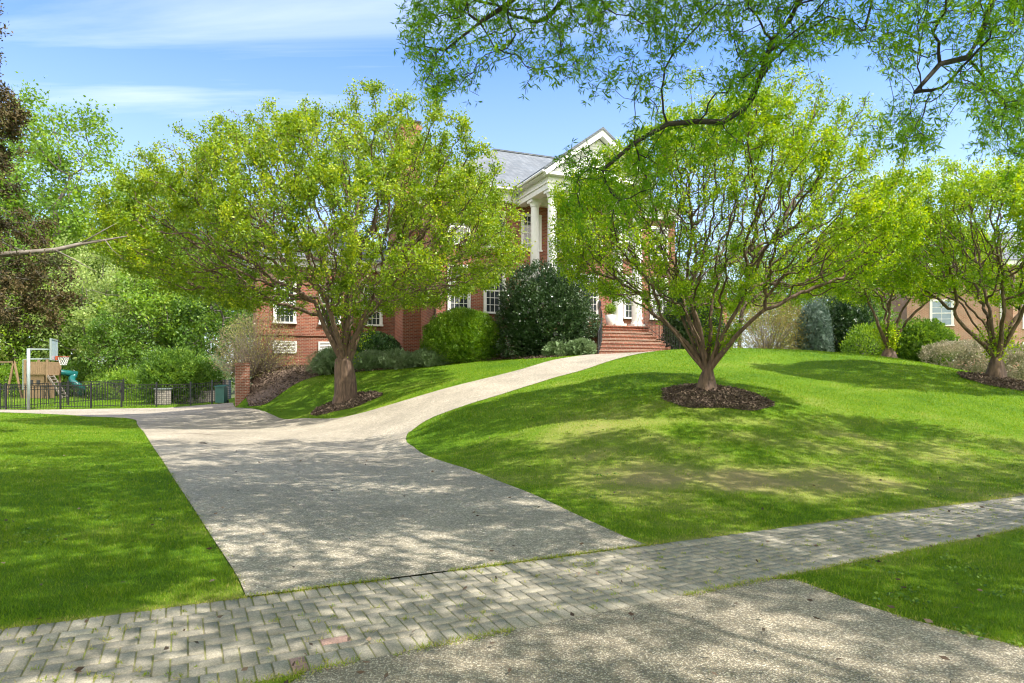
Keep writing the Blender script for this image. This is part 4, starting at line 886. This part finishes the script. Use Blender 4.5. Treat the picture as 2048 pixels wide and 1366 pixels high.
b = MB(); b.box(9.81, 15.45, 5.85, 12.15, 7.0, 7.3); b.box(9.81, 15.65, 5.65, 12.35, 7.304, 7.42); hb(b, 'wing_cornice', M['white'])
hb(hip(9.0, 15.7, 5.6, 12.4, 7.425, 9.6), 'wing_roof', M['roof'])
# chimney
b = MB(); b.box(-5.06, -4.13, 6.1, 7.9, 1.0, 14.2); b.box(-5.12, -4.07, 6.04, 7.96, 14.2, 14.45); b.box(-5.0, -4.2, 6.2, 7.8, 14.45, 14.6); hb(b, 'chimney', M['brick'])
b = MB(); b.box(-5.1, -4.09, 6.06, 7.94, 14.604, 14.68); hb(b, 'chimney_cap', M['metal_black'])
# portico roof, beams and pediment
b = MB(); zr = 13.1; ze = 10.97; uc = 2.84
for sgn in (-1, 1):
    e = uc + sgn * 3.02; b.prism([(uc, -.3, zr), (e, -.3, ze - .08), (e, -.3, ze + .04), (uc, -.3, zr + .12)], (0, 6.6, 0))
hb(b, 'portico_roof', M['roof'])
b = MB()
for sgn in (-1, 1):
    e = uc + sgn * 2.98; b.prism([(uc, -.26, zr - .002), (e, -.26, ze - .085), (e - sgn * .1, -.26, ze - .27), (uc, -.26, zr - .3)], (0, .34, 0))
hb(b, 'rake_board', M['white'])
hb(MB().prism([(.3, .09, 10.9), (5.38, .09, 10.9), (uc, .09, 12.75)], (0, .15, 0)), 'pediment', M['white'])
b = MB()
for i in range(12):
    z = 11.0 + i * .14; w = (12.75 - z) / 1.85 * 2.54 - .1
    if w > .1: b.prism([(uc - w, .088, z), (uc - w, .06, z), (uc - w, .088, z + .1)], (2 * w, 0, 0))
hb(b, 'pediment_clapboard', M['white'])
b = MB(); b.box(.2, 5.48, .12, .62, 10.2, 10.76); b.box(.2, .7, .622, 3.758, 10.2, 10.76); b.box(4.98, 5.48, .622, 3.758, 10.2, 10.76); b.box(-.12, 5.8, -.2, 3.5, 10.764, 10.9)
b.box(.14, 5.54, .06, .118, 10.45, 10.52); b.box(.14, .198, .12, 3.75, 10.45, 10.52); hb(b, 'entablature', M['white'])
b = MB(); b.tube([(-.2, -.28, 10.86), (-.2, 3.3, 10.86)], .06, 6); b.tube([(-4.6, 3.28, 10.9), (-.2, 3.28, 10.9)], .06, 6); hb(b, 'gutter', M['white'])
for u, d in ((.55, .4), (1.6, .4), (4.05, .4), (5.1, .4), (.55, 2.3), (5.1, 2.3)):
    b = MB(); b.box(u - .3, u + .3, d - .3, d + .3, 4.072, 4.17); b.tube([(u, d, 4.17), (u, d, 4.28)], [.29, .26], 24); n = 10
    b.tube([(u, d, 4.28 + (9.86 - 4.28) * i / n) for i in range(n + 1)], [.235 - .04 * (i / n) ** 1.6 for i in range(n + 1)], 24); b.tube([(u, d, 9.86), (u, d, 9.93), (u, d, 10.06)], [.22, .23, .28], 24); b.box(u - .3, u + .3, d - .28, d + .28, 10.06, 10.198)
    hb(b, 'column', M['white'])
def window(u, d, z0, z1, w=.95, nx=4, ny=6, parent=house, zb=HB, glass='glass', arch=False):
    """frame stands proud of the wall at depth d, facing -y"""
    f = MB(); t = .11
    f.box(u - w / 2 - t, u - w / 2, d - .07, d - .003, z0, z1); f.box(u + w / 2, u + w / 2 + t, d - .07, d - .003, z0, z1); f.box(u - w / 2 - t, u + w / 2 + t, d - .08, d - .003, z1, z1 + .14); f.box(u - w / 2 - t - .03, u + w / 2 + t + .03, d - .12, d - .003, z0 - .09, z0)
    zm = (z0 + z1) / 2; f.box(u - w / 2, u + w / 2, d - .055, d - .02, zm - .03, zm + .03); f.box(u - w / 2, u - w / 2 + .05, d - .052, d - .02, z0, z1); f.box(u + w / 2 - .05, u + w / 2, d - .052, d - .02, z0, z1)
    for i in range(1, nx): x = u - w / 2 + w * i / nx; f.box(x - .012, x + .012, d - .045, d - .02, z0, z1)
    for j in range(1, ny): z = z0 + (z1 - z0) * j / ny; f.box(u - w / 2, u + w / 2, d - .043, d - .022, z - .012, z + .012)
    win = f.build('window', M['white'], parent, dz=zb); p = MB().box(u - w / 2 + .002, u + w / 2 - .002, d - .03, d - .004, z0 + .002, z1 - .002).build('pane', M[glass], win, dz=zb); return win
for u in (-6.2, -8.36, -10.57): window(u, 8.2, 4.4, 6.35, .88)
for u in (-2.85, -1.0, 7.0, 8.7): window(u, 3.76, 4.85, 6.95, .95); window(u, 3.76, 8.1, 9.75, .95)
for u in (1.0, 4.35): window(u, 3.76, 4.75, 6.9, .9)
for u in (1.0, 2.84, 4.6): window(u, 3.76, 8.1, 9.75, .9)
for u in (11.2, 14.2): window(u, 6.0, 4.6, 6.3, .9)
d_ = MB().box(2.3, 3.38, 3.7, 3.757, 4.075, 6.3); door = hb(d_, 'door', M['blue']); b = MB(); b.tube([(3.2, 3.66, 5.1), (3.2, 3.7, 5.1)], .035, 8); hb(b, 'handle', M['pole'], door)
b = MB(); b.box(2.12, 2.297, 3.6, 3.757, 4.075, 6.5); b.box(3.383, 3.56, 3.6, 3.757, 4.075, 6.5); b.box(2.05, 3.63, 3.56, 3.757, 6.503, 6.8); hb(b, 'door_surround', M['white'])
for u in (-6.2, -8.36, -10.57):
    f = MB(); f.box(u - .58, u + .58, 8.15, 8.198, 2.82, 2.9); f.box(u - .58, u + .58, 8.15, 8.198, 3.36, 3.44); f.box(u - .58, u - .5, 8.15, 8.198, 2.9, 3.36); f.box(u + .5, u + .58, 8.15, 8.198, 2.9, 3.36)
    for j in range(6): z = 2.92 + j * .075; f.prism([(u - .5, 8.155, z), (u - .5, 8.19, z + .035), (u - .5, 8.19, z + .05), (u - .5, 8.155, z + .015)], (1.0, 0, 0))
    hb(f, 'louvre_vent', M['white'])
f = MB(); f.box(-.95, .35, 3.72, 3.757, 2.75, 2.85); f.box(-.95, .35, 3.72, 3.757, 3.3, 3.38)
for j in range(5): f.box(-.9, .3, 3.73, 3.757, 2.88 + j * .085, 2.92 + j * .085)
hb(f, 'louvre_vent', M['white'])
b = MB(); b.tube([(-4.05, 3.68, 3.1), (-4.05, 3.68, 10.2)], .05, 6); hb(b, 'downspout', plain('brown_metal', (.07, .03, .025), (.08, .04, .03), .5))
b = MB(); b.box(5.62 - .75, 5.62 - .63, 3.6, 3.75, 5.35, 5.6); b.beam((4.93, 3.75, 5.62), (4.93, 3.66, 5.68), .03); b.tube([(4.93, 3.68, 5.6), (4.93, 3.68, 5.7)], [.09, .01], 6); hb(b, 'wall_lantern', M['metal_black'])

# steps with railings
steps = empty('brick_steps', (1.49, 30.8, HB), 'curved flight of red brick steps rising to the white columned porch', 'steps', rz=YAW)
NS = 8
def edge(k):
    t = k / NS; return 2.75 - 1.45 * t ** 1.4, 5.35 - .1 * t + .35 * t * t
zb0 = 2.62
for k in range(NS):
    b = MB(); l, r_ = edge(k + 1); d1 = .05 - .31 * (k + 1); d0 = .048; z = 4.0 - (k + 1) * (4.07 - zb0) / (NS + .0) + .07
    n = 8; front = [(l + (r_ - l) * i / n, d1 - .10 * math.sin(math.pi * i / n), 0) for i in range(n + 1)]; prevz = z
    poly = [(p[0], p[1], zb0 - .5) for p in front] + [(r_, d0, zb0 - .5), (l, d0, zb0 - .5)]
    b.prism(poly, (0, 0, z - zb0 + .5 - .045 - .002 * k)); b.build('step', M['brick_pier'], steps, dz=HB)
    c = MB(); poly = [(p[0] + .01, p[1] - .03, z - .045 - .002 * k) for p in front] + [(r_ + .01, d1 + .34, z - .045 - .002 * k), (l - .01, d1 + .34, z - .045 - .002 * k)]; c.prism(poly, (0, 0, .045)); c.build('tread', M['brick_pier'], steps, dz=HB)
for side in (0, 1):
    rail = MB(); top = []
    for k in range(0, NS + 1):
        l, r_ = edge(k); u = l + .05 if side == 0 else r_ - .05; top.append((u, .05 - .31 * k, 4.07 - k * (4.07 - zb0) / NS))
    for i, (u, d, z) in enumerate(top):
        if i < len(top) - 1:
            for j in range(3):
                t = j / 3; p = [top[i][a] * (1 - t) + top[i + 1][a] * t for a in range(3)]; w = .028 if (i % 4 == 0 and j == 0) else .014; rail.box(p[0] - w / 2, p[0] + w / 2, p[1] - w / 2, p[1] + w / 2, p[2] - .1, p[2] + .92)
    u, d, z = top[-1]; rail.box(u - .02, u + .02, d - .02, d + .02, z - .1, z + .94)
    rail.tube([(a, b_, c + .92) for a, b_, c in top], .022, 6); rail.tube([(a, b_, c + .15) for a, b_, c in top], .012, 5); rail.build('railing', M['metal_black'], steps, dz=HB)
# porch plant
def hw(u, d, z): c, s = math.cos(YAW), math.sin(YAW); return (1.49 + u * c - d * s, 30.8 + u * s + d * c, z)
pp = empty('potted_plant', hw(3.62, .38, 4.072), 'leafy green plant in a tapered white pot beside a porch column', 'plant')
MB().tube([(0, 0, 0), (0, 0, .02), (0, 0, .5), (0, 0, .54), (0, 0, .5)], [.16, .17, .26, .28, .22], 16).build('pot', M['pot'], pp, smooth=True)
v = rng.normal(size=(700, 3)); v /= np.linalg.norm(v, axis=1)[:, None]; c_ = v * .28 * rng.uniform(.4, 1, (700, 1)) + np.array([0, 0, .78]); V_, Q_ = leafquads(c_, .12, .03, rng, .3); npmesh('foliage', V_, Q_, M['lf_box'], pp, tint=rng.random(700))

# ------------------------------------------------------------------ neighbour house
nb = empty('neighbour_house', (27.2, 47, 1.0), 'pinkish brown brick neighbour house with white downspouts at the right edge', 'house', rz=R(-8))
NZ = 1.0
MB().box(0, 16, 0, 9, .2, 9.0).build('wall', M['brick2'], nb, dz=NZ)
MB().box(6.2, 9.5, -.9, -.004, .2, 9.0).build('wall_bay', M['brick2'], nb, dz=NZ)
b = MB(); b.box(-.3, 16.3, -1.2, 9.3, 9.004, 9.35); b.build('cornice', M['white'], nb, dz=NZ); hip(-.4, 16.4, -1.3, 9.4, 9.36, 12.2).build('roof', M['roof'], nb, dz=NZ)
for u, z0, z1, w in ((2.2, 5.2, 6.8, 1.3), (2.2, 2.0, 3.4, 1.3)): window(u, 0, z0, z1, w, 2, 4, nb, NZ, 'blue_glass')
for u, z0, z1, w in ((7.3, 4.9, 6.6, .85), (7.3, 2.0, 3.8, .85)): window(u, -.9, z0, z1, w, 2, 4, nb, NZ, 'blue_glass')
for u, z0, z1, w in ((12.0, 4.9, 6.6, 1.0), (12.0, 2.0, 3.8, 1.0)): window(u, 0, z0, z1, w, 2, 4, nb, NZ, 'blue_glass')
b = MB(); n = 14; pts_ = [(4.4 + .8 * math.cos(math.pi * i / n), -.06, 3.1 + .8 * math.sin(math.pi * i / n)) for i in range(n + 1)]; b.prism(pts_, (0, .055, 0)); aw = b.build('window', M['white'], nb, dz=NZ)
b = MB(); pts_ = [(4.4 + .66 * math.cos(math.pi * i / n), -.075, 3.16 + .66 * math.sin(math.pi * i / n)) for i in range(n + 1)]; b.prism(pts_, (0, .013, 0)); b.build('pane', M['blue_glass'], aw, dz=NZ)
for u, d in ((5.9, -.08), (9.8, -.08)): MB().tube([(u, d, .4), (u, d, 9.0)], .07, 6).build('downspout', M['white'], nb, dz=NZ)

# ------------------------------------------------------------------ left yard
pier_o = P(471, 815, 32.0); pz = 0.02
pb = np.array([pier_o[0], pier_o[1], -.1])
pier = empty('brick_wall', pb, 'tall red brick retaining wall end between driveway and mulch slope', 'wall', rz=YAW)
MB().box(0, .62, 0, 3.4, -.1, 2.3).build('wall', M['brick_pier'], pier); b = MB(); b.box(-.03, .65, -.03, 3.43, 2.304, 2.37); b.build('coping', M['brick_pier'], pier)
# stone pillar and wall
sp_ = empty('stone_pillar', gp(326, 38.6), 'pale stacked stone pillar behind the black fence', 'pillar'); MB().box(-.3, .3, -.3, .3, -.1, .88).build('shaft', M['stone'], sp_); MB().box(-.35, .35, -.35, .35, .884, .96).build('cap', M['pole'], sp_)
sw = empty('stone_wall', gp(385, 40), 'low grey stacked stone retaining wall between the pillar and the bin', 'wall'); MB().box(-1.5, 1.7, -.2, .2, -.2, .75).build('wall', M['stone'], sw); MB().box(.6, 1.9, .5, .9, -.2, 1.35).build('upper_wall', M['stone'], sw)
tb = empty('wheeled_bin', gp(443, 37.6), 'dark green wheeled rubbish bin beside the brick wall end', 'bin')
MB().prism([(-.24, -.25, .06), (.24, -.25, .06), (.24, .25, .06), (-.24, .25, .06)], (0, 0, .85)).build('body', M['green_plastic'], tb); MB().prism([(-.3, -.3, .914), (.3, -.3, .914), (.3, .34, .97), (-.3, .34, .97)], (0, 0, .06)).build('lid', M['green_plastic'], tb)
for sx in (-.26, .26): MB().tube([(sx - .02, .22, .1), (sx + .02, .22, .1)], .1, 12).build('wheel', M['metal_black'], tb)
# fence
def fence_panel(mb, A, B, h=1.22, arch=0):
    A = np.array(A); B = np.array(B); Ld = np.linalg.norm(B[:2] - A[:2]); n = int(Ld / .115)
    for i in range(1, n):
        t = i / n; p = A * (1 - t) + B * t; hh = h + arch * math.sin(math.pi * t); mb.box(p[0] - .009, p[0] + .009, p[1] - .009, p[1] + .009, p[2] + .05, p[2] + hh)
    for zz, th in ((.12, .03), (h - .2, .03), (h - .02, .035)):
        m = 8; pv = None
        for j in range(m + 1):
            t = j / m; p = A * (1 - t) + B * t; q = (p[0], p[1], p[2] + zz + (arch * math.sin(math.pi * t) if zz > .5 else 0))
            if pv: mb.beam(pv, q, .03, th)
            pv = q
fposts = [gp(*q) for q in ((-170, 33.0), (-60, 33.2), (12, 33.4), (57, 33.6), (121, 34.3), (182, 35.0), (243, 35.8), (313, 36.6), (381, 37.5), (424, 38.0), (450, 38.4))]
fb = fposts[4]; fence = empty('metal_fence', fb, 'long black metal picket fence between the driveway and the back yard', 'fence')
rel = lambda p: (p[0] - fb[0], p[1] - fb[1], p[2] - fb[2])
for i, p in enumerate(fposts):
    q = rel(p); MB().box(q[0] - .035, q[0] + .035, q[1] - .035, q[1] + .035, q[2] - .1, q[2] + 1.32).build('post', M['metal_black'], fence)
    if i < len(fposts) - 1 and i != 5:
        m = MB(); fence_panel(m, q, rel(fposts[i + 1]), 1.2, .0 if i not in (4, 6) else 0.0); m.build('picket_panel', M['metal_black'], fence)
gate = empty('yard_gate', fposts[5], 'black metal picket gate with an arched top in the fence', 'gate'); m = MB(); gq = np.array(fposts[6]) - np.array(fposts[5]); fence_panel(m, (gq * .03), gq * .97, 1.2, .14); m.build('gate_leaf', M['metal_black'], gate); MB().box(gq[0] * .94, gq[0] * .94 + .06, gq[1] * .94 - .05, gq[1] * .94, .8, .95).build('latch', M['metal_black'], gate)
# second fence running back at far left
p0 = gp(0, 34); side = empty('metal_fence', p0, 'short black fence stretch running back behind the playset at the left edge', 'fence'); m = MB(); fence_panel(m, (0, 0, 0), (-.2 + 1.0, 4, .1)); fence_panel(m, (.8, 4, .1), (1.6, 8, .2)); m.build('picket_panel', M['metal_black'], side)
for q in ((0, 0, 0), (.8, 4, .1), (1.6, 8, .2)): MB().box(q[0] - .035, q[0] + .035, q[1] - .035, q[1] + .035, q[2] - .1, q[2] + 1.3).build('post', M['metal_black'], side)
# basketball hoop
bx = gp(57, 33.2); hoop = empty('basketball_hoop', bx, 'galvanised basketball goal with orange rim and white net at the driveway edge', 'basketball hoop', rz=R(30))
s_ = 33.2 / F
MB().tube([(0, 0, -.05), (0, 0, 3.0)], .075, 10).build('pole', M['pole'], hoop, smooth=True)
b = MB(); b.beam((0, 0, 2.98), (1.02, .05, 2.98), .07); b.beam((0, 0, 2.5), (1.0, .05, 2.52), .07); b.beam((-.22, 0, 2.45), (-.22, .0, 1.0), .03); b.beam((-.22, 0, 2.45), (0, 0, 2.5), .03); b.build('arm', M['pole'], hoop)
bbo = MB(); bbo.prism([(1.02, -.75, 2.45), (1.06, -.75, 2.45), (1.06, .75, 2.45), (1.02, .75, 2.45)], (0, 0, 1.0)); bo = bbo.build('backboard', M['clear'], hoop); bo.rotation_euler = (0, 0, R(-6))
b = MB()
for za, zb_, ya, yb_ in ((2.43, 2.5, -.77, .77), (3.42, 3.49, -.77, .77), (2.5, 3.42, -.77, -.71), (2.5, 3.42, .71, .77)): b.box(1.0, 1.08, ya, yb_, za, zb_)
b.build('board_frame', M['pole'], bo)
b = MB(); rc = (1.42, 0); b.tube([(rc[0] + .24 * math.cos(a), rc[1] + .24 * math.sin(a), 2.62) for a in np.linspace(0, 2 * math.pi, 25)], .014, 6, False); b.box(1.09, 1.2, -.09, .09, 2.45, 2.66); b.build('rim', M['orange'], hoop)
b = MB(); nn_ = 12
for i in range(nn_):
    for sg in (-1, 1):
        pts_ = []
        for j in range(5):
            a = 2 * math.pi * (i + sg * j * .5) / nn_; rr = .24 - .028 * j; pts_.append((rc[0] + rr * math.cos(a), rc[1] + rr * math.sin(a), 2.61 - .1 * j))
        b.tube(pts_, .006, 3, False)
b.build('net', M['net'], hoop)
# play set
px_, Zp = 88, 42.5; pbse = gp(px_, Zp); play = empty('wooden_playset', pbse, 'brown wooden play tower with windows, ladder and teal tube slide behind the fence', 'playset')
b = MB(); b.box(-.75, .35, -.5, .5, 0, 1.42); b.build('cabin', M['wood'], play)
b = MB(); 
for i in range(12): x = -.75 + i * .112; b.box(x, x + .1, -.62, -.58, 1.5, 2.25)
for i in range(9): y_ = -.58 + i * .13; b.box(.58, .61, y_, y_ + .11, 1.5, 2.25); b.box(-.8, -.77, y_, y_ + .11, 1.5, 2.25)
b.box(-.8, .62, -.6, .6, 1.42, 1.5); b.build('deck_rail', M['wood'], play)
b = MB(); b.box(-.55, -.33, -.53, -.502, .85, 1.12); b.box(-.1, .1, -.53, -.502, .85, 1.12); b.build('window_opening', M['metal_black'], play)
b = MB()
for x in (-.75, .6):
    for y_ in (-.6, .6): b.box(x - .05, x + .05, y_ - .05, y_ + .05, -.1, 2.4)
b.build('frame', M['wood'], play)
b = MB(); b.beam((.7, -.7, 1.4), (1.75, -.9, 0), .05, .12); b.beam((.7, -.2, 1.4), (1.75, -.4, 0), .05, .12)
for i in range(8): t = (i + .5) / 8; b.box(.7 + 1.05 * t - .07, .7 + 1.05 * t + .07, -.72 - .2 * t, -.2 - .2 * t, 1.4 - 1.4 * t, 1.44 - 1.4 * t)
b.build('ladder', M['bark_pale'], play)
b = MB(); pts_ = []
for i in range(22):
    a = 2 * math.pi * i / 21 * .9 + 2.2; pts_.append((1.5 + .3 * math.cos(a), .9 + .3 * math.sin(a), 1.5 - .06 * i))
b.tube([(.7, .5, 1.6)] + pts_, .19, 14, False); b.build('tube_slide', M['teal_plastic'], play, smooth=True)
# swing frame
sf = empty('swing_frame', gp(28, 42), 'pale wooden A frame of a swing left of the play tower', 'swing frame'); b = MB(); b.beam((-.5, 0, 0), (0, 0, 2.3), .09); b.beam((.5, 0, 0), (0, 0, 2.3), .09); b.beam((0, 0, 2.25), (-2.6, 1.0, 2.25), .1); b.beam((-2.2, 1, 0), (-2.6, 1, 2.3), .09); b.beam((-3, 1, 0), (-2.6, 1, 2.3), .09); b.build('frame', M['wood'], sf)

# fallen twig, cracks, stray leaves on the driveway
tw = G(405, 889); b = MB(); b.tube([(-.12, .12, .02), (-.02, .02, .035), (.06, -.02, .03), (.16, -.1, .02)], [.008, .016, .018, .006], 6); b.tube([(0, 0, .03), (.03, .09, .05)], [.008, .003], 4)
o = b.build('fallen_stick', M['bark_grey'], None, loc=(tw[0], tw[1], tw[2] + .012), smooth=True); tag(o, 'short crooked brown stick lying on the pale driveway', 'stick')
def crack(pix, w, lb):
    p = [G(*q) for q in pix]; pts_ = []
    for a, b_ in zip(p[:-1], p[1:]):
        for t in np.linspace(0, 1, 8, endpoint=False): q = a * (1 - t) + b_ * t; pts_.append(q[:2] + rng.normal(0, .02, 2))
    V = []; 
    for i, q in enumerate(pts_):
        ww = w * rng.uniform(.3, 1) * math.sin(math.pi * (i + .5) / len(pts_)) ; V += [(q[0], q[1] - ww, float(H(*q)) + .016), (q[0], q[1] + ww, float(H(*q)) + .016)]
    Q = [(2 * i, 2 * i + 2, 2 * i + 3, 2 * i + 1) for i in range(len(pts_) - 1)]; o = npmesh('driveway_crack', V, Q, M['mulch']); tag(o, kind='structure')
crack([(310, 869), (350, 869), (395, 868), (425, 871), (500, 873)], .05, ''); crack([(330, 917), (370, 912), (405, 908), (420, 900), (440, 896), (485, 900)], .02, ''); crack([(395, 907), (433, 910)], .02, ''); crack([(438, 923), (470, 931)], .012, '')
def litter():
    px = rng.uniform(0, 2048, 150); n = 0; c = []
    for k in range(170):
        Z = math.exp(rng.uniform(math.log(3.2), math.log(16))); X = rng.uniform(-.75, .75) * Z; c.append((X, Z, float(H(X, Z)) + .03))
    c = np.array(c); V, Q = leafquads(c, .055, .028, rng, 0, None, .8); o = npmesh('fallen_leaves', V, Q, M['mulch_chip'], tint=rng.random(len(Q))); tag(o, 'scattered small dry brown leaves on the lawn and paving', 'leaf litter', kind='stuff')
litter()
